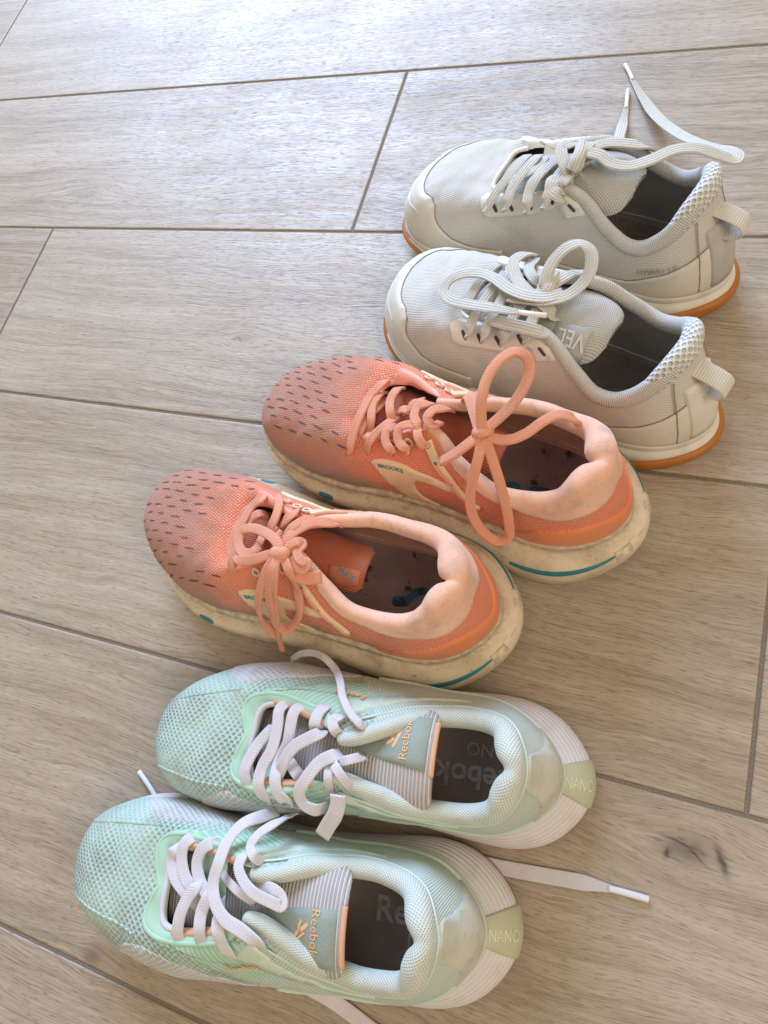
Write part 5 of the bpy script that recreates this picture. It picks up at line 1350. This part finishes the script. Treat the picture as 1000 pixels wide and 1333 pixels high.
def mint_shoe(S, which):
    s = S.s
    S.upper(M['mint_knit'])
    S.prep_sole()
    zt = tab(*s['zf'])
    zb = tab([0, .08, .6, .8, 1], [.005, .001, .001, .004, .012])
    fl = tab([0, .05, .12, .3, .55, .8, 1], [.0165, .015, .010, .004, .002, .002, .003])
    ms = S.ringset('midsole', M['mint_sole'], [
        lambda fr: (-.005, zt(fr) + .0015), lambda fr: (.0005 + 0 * fr, zt(fr) + .001),
        lambda fr: (.001 + fl(fr) * .55, zt(fr) * .80 + zb(fr) * .2),
        lambda fr: (.001 + fl(fr) * .95, zt(fr) * .50 + zb(fr) * .5),
        lambda fr: (.001 + fl(fr), zt(fr) * .22 + zb(fr) * .8),
        lambda fr: (fl(fr) - .002, zb(fr) + .002)])
    rings = S.last_rings
    S.ringset('outsole', M['gum'], [
        lambda fr: (fl(fr) - .004, zb(fr) + .0045), lambda fr: (fl(fr) + .0006, zb(fr) + .004), lambda fr: (fl(fr) + .0006, zb(fr) + .0015),
        lambda fr: (fl(fr) - .002, zb(fr) - .001)], cap=True)
    # rear half in ribbed mesh, heel clip, suede patch
    S.band('rear_quarter', M['mint_rear'], .285, .715, lambda t: .0, lambda t: 1.0 - .12 * max(0, 1 - abs(t - .5) / .2) ** .5 * 0, .0009, 150, 20)
    S.ridge('heel_clip', M['mint_clip'], [(t, .10 + .02 * math.sin((t - .30) / .40 * math.pi)) for t in np.linspace(.300, .700, 25)], .0062, .0030, lift=.001, sm=4)
    S.overlay('heel_patch', M['mint_suede'], [S.at(a, v)[0] for a, v in ((.472, .86), (.49, .90), (.51, .90), (.528, .86), (.533, .62), (.542, .38), (.556, .20), (.560, .13), (.53, .12), (.47, .12), (.440, .13), (.444, .20), (.458, .38), (.467, .62))], .0022, .0012, .005, 3, hint=norm(np.array([-1.0, 0, .5])))
    tabp = S.sole_band('heel_tab', M['mint_tab'], rings, .482, .518, lambda q: .12 , lambda q: .86, .0014, 24, 10)
    S.sole_bvh = S.mint_sole_bvh = BVHTree.FromPolygons([Vector(q_) for q_ in rings.reshape(-1, 3)], grid_faces(rings.shape[0], rings.shape[1]))
    # welts beside the toe
    S.ridge('toe_seam', M['mint_knit'], [(.93, .02), (.945, .22), (.93, .45), (.90, .62), (.87, .72)], .0018, .0012, sm=8)
    S.ridge('toe_seam', M['mint_knit'], [(.035, .02), (.045, .22), (.06, .45), (.085, .62), (.12, .72)], .0018, .0012, sm=8)
    # film frame round the throat
    lo = lambda t: .95 - .14 * min(1, abs(t) / .16)
    S.band('eyestay', M['mint_film'], -.245, .245, lo, lambda t: 1.0, .0011, 120, 6)
    S.ridge('eyestay_rim', M['mint_film'], [(t, lo(t)) for t in np.linspace(-.235, .235, 41)], .0030, .0022, lift=.0004, sm=3)
    S.ridge('throat_piping', M['lace_lilac'], [(t, .985) for t in np.linspace(-.14, .14, 25)], .0035, .0030, lift=.001, sm=3)
    # side films
    for sg in (1, -1):
        P = [S.at(sg * a if sg > 0 else 1 - a, v)[0] for a, v in ((.125, .83), (.16, .84), (.205, .86), (.25, .84), (.286, .70), (.323, .41), (.295, .36), (.26, .46), (.219, .62), (.16, .74))]
        S.overlay('side_film', M['mint_lines'], P, .0009, .0008, .006, 3)
        P = [S.at(sg * a if sg > 0 else 1 - a, v)[0] for a, v in ((.135, .62), (.18, .60), (.22, .50), (.255, .36), (.285, .22), (.30, .05), (.25, .03), (.20, .04), (.16, .10), (.14, .30))]
        S.overlay('side_net', M['lilac_net'], P, .0006, .0005, .006, 3)
        P = [S.at(sg * a if sg > 0 else 1 - a, v)[0] for a, v in ((.262, .86), (.285, .80), (.335, .72), (.375, .66), (.376, .60), (.335, .62), (.285, .64), (.258, .70))]
        S.overlay('quarter_welt', M['mint_clip'], P, .0016, .0010, .006, 3)
        S.ridge('lace_webbing', M['peach'], [(sg * t, .955) for t in np.linspace(.135, .225, 9)], .0042, .0026, lift=.0012, sm=3)
    S.collar(M['mint_collar'], .243, .757, lambda q: .0034 + .0022 * math.sin(math.pi * q) ** .5 + .0014 * math.exp(-((abs(q - .5) - .10) / .07) ** 2) - .0010 * math.exp(-((q - .5) / .035) ** 2), n=170, m=18, tall=1.1, inset=.78, drop=.40)
    S.ridge('collar_seam', M['mint_clip'], [(t, .90) for t in np.linspace(.262, .738, 41)], .0012, .0012, lift=.0010, sm=4)
    S.interior(M['lining_grey'], M['insole_brown'], (s['zf'][0], [z - .006 for z in s['zf'][1]]))
    S.tongue(M['tongue_mint'], [(.196, -.004, .057, .018, .003), (.175, -.005, .062, .022, .004), (.150, -.007, .069, .023, .005), (.125, -.006, .074, .024, .006), (.105, -.004, .079, .025, .007), (.087, -.002, .083, .0255, .007), (.083, -.002, .083, .0235, .006), (.0812, -.002, .0825, .019, .004)], .005)
    # label and piping on the tongue
    tb = S.tongue_bvh
    up = np.array([0, 0, 1.0])
    lab = [(.0845, -.0085, .1), (.0845, .0195, .1), (.105, .0195, .1), (.122, .0165, .1), (.140, .010, .1), (.142, .000, .1), (.122, -.0035, .1), (.104, -.0065, .1)]
    S.overlay('tongue_label', M['tongue_label'], lab, .0010, .0008, .006, 0, bvh=tb, hint=up)
    S.lace('tongue_piping', M['peach'], [S.on(.0850, y, tb)[0] if False else np.array([.0818, y, .0845 - .007 * ((y + .002) / .025) ** 2]) for y in np.linspace(-.010, .017, 9)], .0030, .0030, sm=3)



def orange_shoe(S, which):
    s = S.s
    S.upper(M['coral_knit'])
    S.prep_sole()
    zt = tab(*s['zf'])
    zb = tab([0, .10, .5, .72, .88, 1], [.009, .002, .001, .003, .011, .021])
    fl = tab([0, .15, .4, .6, .8, .92, 1], [.013, .0165, .0125, .0125, .0105, .007, .005])
    S.ringset('midsole', M['cream_sole'], [
        lambda fr: (-.005, zt(fr) + .001), lambda fr: (.0008 + 0 * fr, zt(fr) + .003),
        lambda fr: (.0032 + 0 * fr, zt(fr) + .0015), lambda fr: (.0036 + 0 * fr, zt(fr) - .0030),
        lambda fr: (.0034 + fl(fr) * .22, zt(fr) - .0052), lambda fr: (.003 + fl(fr) * .62, zt(fr) * .76 + zb(fr) * .24),
        lambda fr: (.0015 + fl(fr) * .92, zt(fr) * .56 + zb(fr) * .44), lambda fr: (fl(fr), zt(fr) * .34 + zb(fr) * .66),
        lambda fr: (fl(fr) - .002, zt(fr) * .12 + zb(fr) * .88), lambda fr: (fl(fr) - .007, zb(fr))], cap=True)
    rings = S.last_rings
    for sg in (1, -1):
        q = (lambda t: t) if sg > 0 else (lambda t: 1 - t)
        S.sole_band('heel_insert', M['teal'], rings, q(.378), q(.466), lambda s_: .555 + .03 * (1 - s_), lambda s_: .555 + .03 * (1 - s_) + .055 * math.sin(math.pi * min(1, .12 + s_ * .85)) ** .6, .0003, 40, 4)
        S.sole_band('sole_insert', M['teal'], rings, q(.172), q(.192), lambda s_: .56 - .04 * math.sin(math.pi * s_) ** .4, lambda s_: .58 + .05 * math.sin(math.pi * s_) ** .4, .0003, 14, 4)
        # heel groove block
        S.sole_band('heel_block', M['cream_sole'], rings, q(.462), q(.482), lambda s_: .52, lambda s_: .66, .0008, 12, 6)
    S.sole_band('toe_insert', M['teal'], rings, -.02, .02, lambda s_: .55, lambda s_: .60, .0004, 12, 3)
    # vents in the vamp: flat dark patches painting the shade inside the openings
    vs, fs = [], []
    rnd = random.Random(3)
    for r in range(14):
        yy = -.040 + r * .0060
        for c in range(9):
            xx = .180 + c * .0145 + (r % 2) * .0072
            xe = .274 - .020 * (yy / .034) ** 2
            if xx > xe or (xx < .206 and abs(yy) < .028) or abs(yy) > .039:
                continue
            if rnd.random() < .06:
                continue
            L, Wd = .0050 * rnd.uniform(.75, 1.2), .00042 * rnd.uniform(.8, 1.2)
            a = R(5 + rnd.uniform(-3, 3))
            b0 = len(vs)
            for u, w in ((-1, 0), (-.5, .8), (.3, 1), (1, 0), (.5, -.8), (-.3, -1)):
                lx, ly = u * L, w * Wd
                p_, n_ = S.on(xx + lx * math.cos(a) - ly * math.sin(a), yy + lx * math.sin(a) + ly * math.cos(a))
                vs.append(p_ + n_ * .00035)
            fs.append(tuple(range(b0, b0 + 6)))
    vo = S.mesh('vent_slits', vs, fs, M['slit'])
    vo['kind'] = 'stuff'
    # heel overlay, ankle collar
    S.band('heel_overlay', M['coral_heel'], .365, .635, lambda t: .0, lambda t: float(np.interp(abs(t - .5), [0, .03, .06, .085, .105, .12, .136], [.33, .40, .48, .48, .38, .16, .03])), .0013, 90, 8)
    lo = lambda t: float(np.interp(abs(t), [0, .10, .14, .168, .188, .203, .218, .235, .25], [.975, .97, .955, .86, .76, .73, .78, .87, .91]))
    S.band('eyestay', M['coral_film'], -.25, .25, lo, lambda t: 1.0, .0011, 140, 6)
    S.ridge('throat_piping', M['coral_film'], [(t, .99) for t in np.linspace(-.2, .2, 31)], .0024, .0016, lift=.0003, sm=3)
    for sg in (1, -1):
        q = (lambda t: t) if sg > 0 else (lambda t: 1 - t)
        Pm = [(.1515, -.0373, .072), (.150, -.0350, .078)]
        # side badge: a forked flash
        B = [(.232, .45), (.240, .50), (.262, .51), (.283, .52), (.304, .56), (.325, .62), (.315, .50), (.296, .42), (.284, .36), (.287, .22), (.305, .06), (.312, .01), (.288, .01), (.270, .08), (.258, .20), (.245, .34)]
        b = S.overlay('side_badge', M['cream_film'], [S.at(q(a_), v_)[0] for a_, v_ in B], .0012, .0007, .005, 3)
        kp = [(.264, .90), (.280, .83), (.300, .74), (.325, .60), (.344, .45)]
        k_ = S.ridge('lace_keeper', M['cream_film'], [(q(a_), v_) for a_, v_ in kp], .0066, .0024, lift=.0012, sm=5)
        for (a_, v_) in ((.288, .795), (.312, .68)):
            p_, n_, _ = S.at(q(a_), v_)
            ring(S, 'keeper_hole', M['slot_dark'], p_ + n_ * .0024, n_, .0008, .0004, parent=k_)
        k_2 = S.ridge('keeper_groove', M['coral_film'], [(q(a_), v_) for a_, v_ in ((.290, .785), (.305, .715), (.330, .565))], .0016, .0008, lift=.0026, sm=4, parent=k_)
        # eyelets
        for (a_, v_) in ((.238, .72), (.252, .77), (.262, .83)):
            p_, n_, _ = S.at(q(a_), v_)
            ring(S, 'eyelet', M['eyelet'], p_ + n_ * .0012, n_, .0024, .0008)
    S.band('collar_lining', M['peach_plush'], .300, .700, lambda t: 1 - .30 * math.exp(-((abs(t - .5) - .05) / .075) ** 2) - .03, lambda t: 1.0, .0016, 120, 8)
    S.collar(M['peach_plush'], .243, .757, lambda q_: .0026 + .0036 * math.sin(math.pi * q_) ** .9 + .0028 * math.exp(-((abs(q_ - .5) - .09) / .08) ** 2) - .0012 * math.exp(-((q_ - .5) / .03) ** 2), n=170, m=18, inset=.70, tall=1.15, drop=.40)
    S.ridge('collar_seam', M['coral_film'], [(t, 1 - .30 * math.exp(-((abs(t - .5) - .05) / .075) ** 2) - .035) for t in np.linspace(.300, .700, 61)], .0013, .0012, lift=.0004, sm=4)
    S.interior(M['lining_coral'], M['insole_dark'], (s['zf'][0], [z - .004 for z in s['zf'][1]]))
    S.tongue(M['coral_tongue'], [(.184, 0, .076, .016, .003), (.165, 0, .081, .019, .004), (.145, -.001, .084, .018, .006), (.120, -.001, .082, .016, .007), (.104, 0, .081, .016, .008), (.092, .000, .081, .015, .007), (.087, .000, .080, .011, .004)], .005)
    tb = S.tongue_bvh
    S.overlay('tongue_label', M['coral_label'], [(.0890, .003, .1), (.0890, .011, .1), (.098, .014, .1), (.110, .0135, .1), (.110, .004, .1)], .0008, .0006, .006, 0, bvh=tb, hint=np.array([0, 0, 1.0]))


def ring(S, name, mat, c, n, r, t, parent=None, nu=16, nv=6):
    n = norm(n)
    a = norm(np.cross(n, (1, 0, .01)))
    b = np.cross(n, a)
    vs = []
    for i in range(nu):
        u = 2 * math.pi * i / nu
        d = a * math.cos(u) + b * math.sin(u)
        for j in range(nv):
            w = 2 * math.pi * j / nv
            vs.append(c + d * (r + t * math.cos(w)) + n * t * math.sin(w))
    fs = [(i * nv + j, i * nv + (j + 1) % nv, ((i + 1) % nu) * nv + (j + 1) % nv, ((i + 1) % nu) * nv + j) for i in range(nu) for j in range(nv)]
    return S.mesh(name, vs, fs, mat, None, parent)


def white_shoe(S, which):
    s = S.s
    S.upper(M['white_mesh'])
    S.prep_sole()
    zt = tab(*s['zf'])
    zb = tab([0, .10, .6, .8, 1], [.006, .001, .001, .004, .011])
    fl = tab([0, .15, .4, .6, .8, 1], [.0055, .005, .002, .002, .003, .003])
    S.ringset('midsole', M['white_sole'], [
        lambda fr: (-.005, zt(fr) + .001), lambda fr: (.0008 + 0 * fr, zt(fr) + .0022), lambda fr: (.0022 + 0 * fr, zt(fr) + .001),
        lambda fr: (.0024 + 0 * fr, zt(fr) - .0022), lambda fr: (.0018 + 0 * fr, zt(fr) - .003), lambda fr: (.001 + fl(fr) * .8, zt(fr) * .72 + zb(fr) * .28),
        lambda fr: (fl(fr), zt(fr) * .45 + zb(fr) * .55), lambda fr: (fl(fr) - .001, zt(fr) * .2 + zb(fr) * .8), lambda fr: (fl(fr) - .004, zb(fr) + .003)])
    up_ = tab([0, .05, .13, .20, .42, .50, .58, .66, .85, .94, 1], [.62, .60, .42, .08, .08, .45, .45, .08, .10, .55, .62])
    S.ringset('outsole', M['gum_bright'], [
        lambda fr: (fl(fr) - .006, zb(fr) + .002 + (zt(fr) - zb(fr)) * up_(fr)), lambda fr: (fl(fr) + .0008 + .0030 * np.clip(up_(fr) - .1, 0, 1) - .010 * np.clip(.3 - up_(fr), 0, 1), zb(fr) + .001 + (zt(fr) - zb(fr)) * up_(fr)),
        lambda fr: (fl(fr) + .0011 + .0040 * np.clip(up_(fr) - .1, 0, 1) - .010 * np.clip(.3 - up_(fr), 0, 1), zb(fr) + (zt(fr) - zb(fr)) * up_(fr) * .6), lambda fr: (fl(fr) + .0006 - .004 * np.clip(.3 - up_(fr), 0, 1), zb(fr) + .0012),
        lambda fr: (fl(fr) - .004, zb(fr) - .001)], cap=True)
    # films over toe and heel
    hi = lambda t: float(np.interp(abs(t), [0, .03, .06, .085, .11, .135, .17, .22, .30], [.47, .48, .50, .54, .50, .36, .23, .18, .12]))
    S.band('toe_guard', M['white_film'], -.24, .24, lambda t: .0, hi, .0011, 150, 8)
    S.ridge('toe_guard_edge', M['white_film'], [(t, hi(t) * .62) for t in np.linspace(-.10, .10, 31)], .0020, .0012, lift=.0008, sm=3)
    hq = lambda t: float(np.interp(abs(t - .5), [0, .036, .078, .104, .125, .16, .215], [.56, .50, .41, .35, .24, .20, .14]))
    S.band('heel_film', M['white_film'], .287, .713, lambda t: .0, hq, .0013, 120, 8)
    S.band('heel_patch', M['heel_suede'] if which == 'wB' else M['white_film'], .462, .538, lambda t: .05, lambda t: .66, .0022, 26, 10)
    S.ridge('film_edge', M['seam_grey'], [(t, hq(t) + .004) for t in np.linspace(.290, .710, 61)], .0008, .0008, lift=.0003, sm=4)
    S.ridge('film_edge', M['seam_grey'], [(t, hi(t) + .004) for t in np.linspace(-.235, .235, 61)], .0008, .0008, lift=.0003, sm=4)
    for tq in (.45, .55):
        S.ridge('heel_seam', M['seam_grey'], [(tq, v_) for v_ in (.05, .25, .45, .65, .85)], .0009, .0008, lift=.0014, sm=5)
    # lace plates with slots drawn as dark patches
    for sg in (1, -1):
        q = (lambda t: t) if sg > 0 else (lambda t: 1 - t)
        Pl = [(.130, .90), (.150, .78), (.175, .66), (.190, .57), (.203, .53), (.230, .54), (.255, .56), (.262, .60), (.271, .68), (.276, .76), (.286, .70), (.292, .67), (.304, .90), (.290, .955), (.25, .955), (.20, .955), (.16, .955)]
        pl = S.overlay('lace_plate', M['white_plate'], [S.at(q(a_), v_)[0] for a_, v_ in Pl], .0016, .0010, .005, 0)
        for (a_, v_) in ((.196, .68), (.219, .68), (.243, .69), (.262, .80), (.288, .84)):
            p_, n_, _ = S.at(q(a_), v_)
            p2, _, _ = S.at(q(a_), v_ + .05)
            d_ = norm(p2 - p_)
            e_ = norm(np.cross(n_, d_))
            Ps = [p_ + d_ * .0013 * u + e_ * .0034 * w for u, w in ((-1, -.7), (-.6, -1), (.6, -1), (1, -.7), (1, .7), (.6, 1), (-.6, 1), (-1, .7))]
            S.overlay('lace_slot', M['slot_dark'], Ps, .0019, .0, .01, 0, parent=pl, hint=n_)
    S.ridge('throat_piping', M['white_plate'], [(t, .985) for t in np.linspace(-.13, .13, 25)], .0035, .0024, lift=.0008, sm=3)
    S.collar(M['white_rib'], .236, .764, lambda q_: .0032 + .0020 * math.sin(math.pi * q_), n=170, m=16, inset=.55, tall=1.2, drop=.3)
    S.interior(M['lining_taupe'], M['insole_taupe'], (s['zf'][0], [z - .004 for z in s['zf'][1]]))
    S.collar(M['white_honeycomb'], .412, .588, lambda q_: .0040 + .0026 * math.sin(math.pi * q_) ** .5, n=60, m=16, name='heel_padding', inset=.6, tall=1.35, drop=.45)
    S.tongue(M['white_tongue'], [(.182, .001, .066, .018, .003), (.165, .001, .072, .022, .005), (.145, .001, .078, .024, .007), (.125, .001, .085, .025, .009), (.106, .001, .092, .027, .012), (.092, .001, .094, .026, .014), (.083, .001, .093, .023, .013), (.077, .001, .091, .017, .009), (.074, .001, .0895, .009, .003)], .008)
    # pull tab: a loop of webbing behind the heel
    zt0 = .086
    S.lace('pull_tab', M['pull_webbing'], [(.024, .000, .084), (.018, .000, .0830), (.010, .000, .0810), (.0045, .000, .0780), (.0025, .000, .0740), (.0045, .000, .0700), (.010, .000, .0675), (.016, .000, .0665)], .0130, .0014,
           normals=[(.2, 0, 1), (.1, 0, 1), (-.2, 0, 1), (-.6, 0, .8), (-1, 0, 0), (-.6, 0, -.8), (-.1, 0, -1), (0, 0, -1)], sm=6)


LACE_MAT = {'m': 'lace_lilac', 'o': 'lace_coral', 'w': 'lace_white'}


def put_laces(S, nm):
    last = None
    L_ = LACES[nm]
    for i_, (name, w, t, pts, nr, _) in enumerate(L_):
        tp = (lambda q: 1 if q < .86 else 1 - .55 * (q - .86) / .14) if i_ + 1 < len(L_) and L_[i_ + 1][0] == 'aglet' else None
        nrm = [nr[1]] * len(pts) if nr[0] == 'N' else nr
        m = M['aglet'] if name == 'aglet' else M[LACE_MAT[nm[0]]]
        if name == 'aglet' and nm[0] == 'w':
            m = M['aglet_ivory']
        if name == 'aglet' and nm[0] == 'o':
            m = M['lace_coral']
        o = S.lace(name, m, pts, w, t, nrm, last if name == 'aglet' else None, sm=7, taper=tp)
        if name != 'aglet':
            last = o


for nm, sp, fn, loc, hd, right, kind, group, label in (
        ('mA', MINT, mint_shoe, (-0.0276, -0.075), -169.6, False, 'trainer', 'pair of mint trainers', 'mint green knit trainer furthest from the off-white shoes'),
        ('mB', MINT, mint_shoe, (-0.003, 0.0095), -173.2, True, 'trainer', 'pair of mint trainers', 'mint green knit trainer lying against the dirty coral running shoe'),
        ('oA', ORANGE, orange_shoe, (-0.0632, 0.085), 175.2, False, 'running_shoe', 'pair of coral running shoes', 'coral running shoe next to the mint trainer, its bow hanging down the side'),
        ('oB', ORANGE, orange_shoe, (-0.0007, 0.1606), 167.2, True, 'running_shoe', 'pair of coral running shoes', 'coral running shoe next to the off-white shoe, one bow loop standing up'),
        ('wA', WHITE, white_shoe, (0.0345, 0.2375), 159.6, False, 'training_shoe', 'pair of off-white training shoes', 'off-white training shoe with gum sole beside the coral running shoe'),
        ('wB', WHITE, white_shoe, (0.0325, 0.355), 162.4, True, 'training_shoe', 'pair of off-white training shoes', 'off-white training shoe with HYBRID 1.0 on its side and loose lace ends behind')):
    S = Shoe(sp, kind, label, group, loc, hd, right, M)
    SHOES[nm] = S
    fn(S, nm)
    put_laces(S, nm)

# ------------------------------------------------------------------ lettering and prints
def mark(S, bvh, c, right, up, size, mat, name='emblem', parent=None):
    """three slanted strokes of the tongue emblem, laid on the label"""
    r, u = np.array(right, float), np.array(up, float)
    for poly in (((-.5, .55), (-.1, .05), (.12, .16), (-.28, .62)), ((-.62, .05), (.55, -.42), (.30, -.10), (-.45, .16)), ((.02, .35), (.62, -.35), (.62, -.20), (.16, .42))):
        P_ = [np.array(c) + r * a * size + u * b * size for a, b in poly]
        if S.right:
            P_ = [q * (1, -1, 1) for q in P_]
        S.overlay(name, mat, P_, .0012 if bvh is S.tongue_bvh else .0006, 0, .01, 0, bvh=bvh, hint=np.array([0, 0, 1.0]), parent=parent)


def child(S, name):
    for o in S.root.children:
        if o.name.split('.')[0] == name:
            return o


A, B = SHOES['mA'], SHOES['mB']
for S in (A, B):
    k = 1 if S is A else -1
    lab = child(S, 'tongue_label')
    ins = child(S, 'insole')
    if S is A:
        S.text('Reebok', M['peach_print'], (.0985, -.0070, .085), (0, 1, 0), (-1, 0, 0), .0068, .0013, S.tongue_bvh, parent=lab)
        mark(S, S.tongue_bvh, (.1055, .0035, .085), (0, 1, 0), (-1, 0, 0), .0085, M['peach_print'], parent=lab)
        S.text('Reebok', M['insole_print'], (.0840, .004, .03), (-1, 0, 0), (0, -1, 0), .0185, .0004, S.insole_bvh, parent=ins, bold=.02)
        S.text('NANO', M['insole_print'], (.0640, .0150, .03), (-1, 0, 0), (0, -1, 0), .0105, .0004, S.insole_bvh, parent=ins)
        S.text('NANO', M['mint_tab_print'], (.0200, .0040, .028), (-1, 0, -.5), (0, -1, 0), .0085, .0016, S.sole_bvh, parent=child(S, 'heel_tab'), stretch=.72)
        S.text('Reebok', M['peach_print'], (.1480, .0285, .068), (-1, -.15, .1), (0, -.6, .8), .0066, .0023, parent=child(S, 'side_film'), bold=.02)
    else:
        S.text('Reebok', M['peach_print'], (.0955, .0040, .085), (0, -1, 0), (1, 0, 0), .0066, .0013, S.tongue_bvh, parent=lab)
        mark(S, S.tongue_bvh, (.1035, -.0060, .085), (0, -1, 0), (1, 0, 0), .0080, M['peach_print'], parent=lab)
        S.text('Reebok', M['insole_print'], (.0360, .000, .03), (1, 0, 0), (0, 1, 0), .0185, .0004, S.insole_bvh, parent=ins, bold=.02)
        S.text('NANO', M['insole_print'], (.0440, -.0130, .03), (1, 0, 0), (0, 1, 0), .0105, .0004, S.insole_bvh, parent=ins)
        S.text('NANO', M['mint_tab_print'], (.0200, .0040, .028), (-1, 0, -.5), (0, -1, 0), .0085, .0016, S.sole_bvh, parent=child(S, 'heel_tab'), stretch=.72)
        S.text('Reebok', M['peach_print'], (.1270, -.0250, .068), (1, 0, -.1), (0, .6, .8), .0066, .0023, parent=child(S, 'side_film'), bold=.02)


def badge_text(S, sgn_own, right):
    """word on the forked side badge; sgn_own = which side in this shoe's own frame"""
    can = sgn_own * (-1 if S.right else 1)
    q = (lambda t: t) if can > 0 else (lambda t: 1 - t)
    a0, _, _ = S.at(q(.2425), .405)
    a1, _, _ = S.at(q(.270), .435)
    u0, _, _ = S.at(q(.2425), .50)
    own = np.array((1, -1 if S.right else 1, 1))
    a0, a1, u0 = a0 * own, a1 * own, u0 * own
    if right > 0:      # reads from heel to toe
        o, r = a1, a0 - a1
    else:
        o, r = a0, a1 - a0
    S.text('BROOKS', M['teal_print'], o, r, u0 - a0, np.linalg.norm(r) / 4.0, .0014, parent=child(S, 'side_badge'), bold=.03)


for S in (SHOES['oA'], SHOES['oB']):
    badge_text(S, 1, -1)
    badge_text(S, -1, 1)
    ins = child(S, 'insole')

A = SHOES['oA']
A.text('MAX', M['teal_print'], (.1040, .0075, .1), (-1, .25, 0), (-.25, -1, 0), .0060, .0010, A.tongue_bvh, parent=child(A, 'tongue_label'))


def blot(S, pts, mat=None):
    ins = child(S, 'insole')
    P_ = [np.array((x, y, .05)) * (1, -1 if S.right else 1, 1) for x, y in pts]
    S.overlay('worn_print', mat or M['insole_teal'], P_, .0004, 0, .006, 4, bvh=S.insole_bvh, hint=np.array([0, 0, 1.0]), parent=ins)


blot(A, [(.082, .004), (.074, .001), (.068, -.006), (.060, -.008), (.054, -.003), (.052, .004), (.056, .006), (.058, .000), (.062, -.003), (.067, .001), (.071, .007), (.080, .009)])
B = SHOES['oB']
blot(B, [(.075, .000), (.066, -.003), (.052, -.002), (.045, .000), (.045, .006), (.056, .005), (.066, .003), (.073, .004)])
blot(B, [(.090, .001), (.083, .000), (.079, .005), (.082, .010), (.089, .010), (.092, .006)])

A = SHOES['wA']
lab = A.overlay('tongue_label', M['grey_rubber'], [(.083, .009, .1), (.083, .025, .1), (.104, .026, .1), (.106, .011, .1)], .0016, .0008, .006, 0, bvh=A.tongue_bvh, hint=np.array([0, 0, 1.0]))
A.text('VEL', M['grey_print'], (.085, .0130, .1), (1, .1, 0), (-.1, 1, 0), .0105, .0024, A.tongue_bvh, parent=lab, bold=.02)
B = SHOES['wB']
B.text('HYBRID 1.0', M['grey_text'], (.0560, .0338, .0485), (-.0263, -.0095, .0085), (0, .15, 1), .0051, .0016, parent=child(B, 'heel_film'), bold=.01)
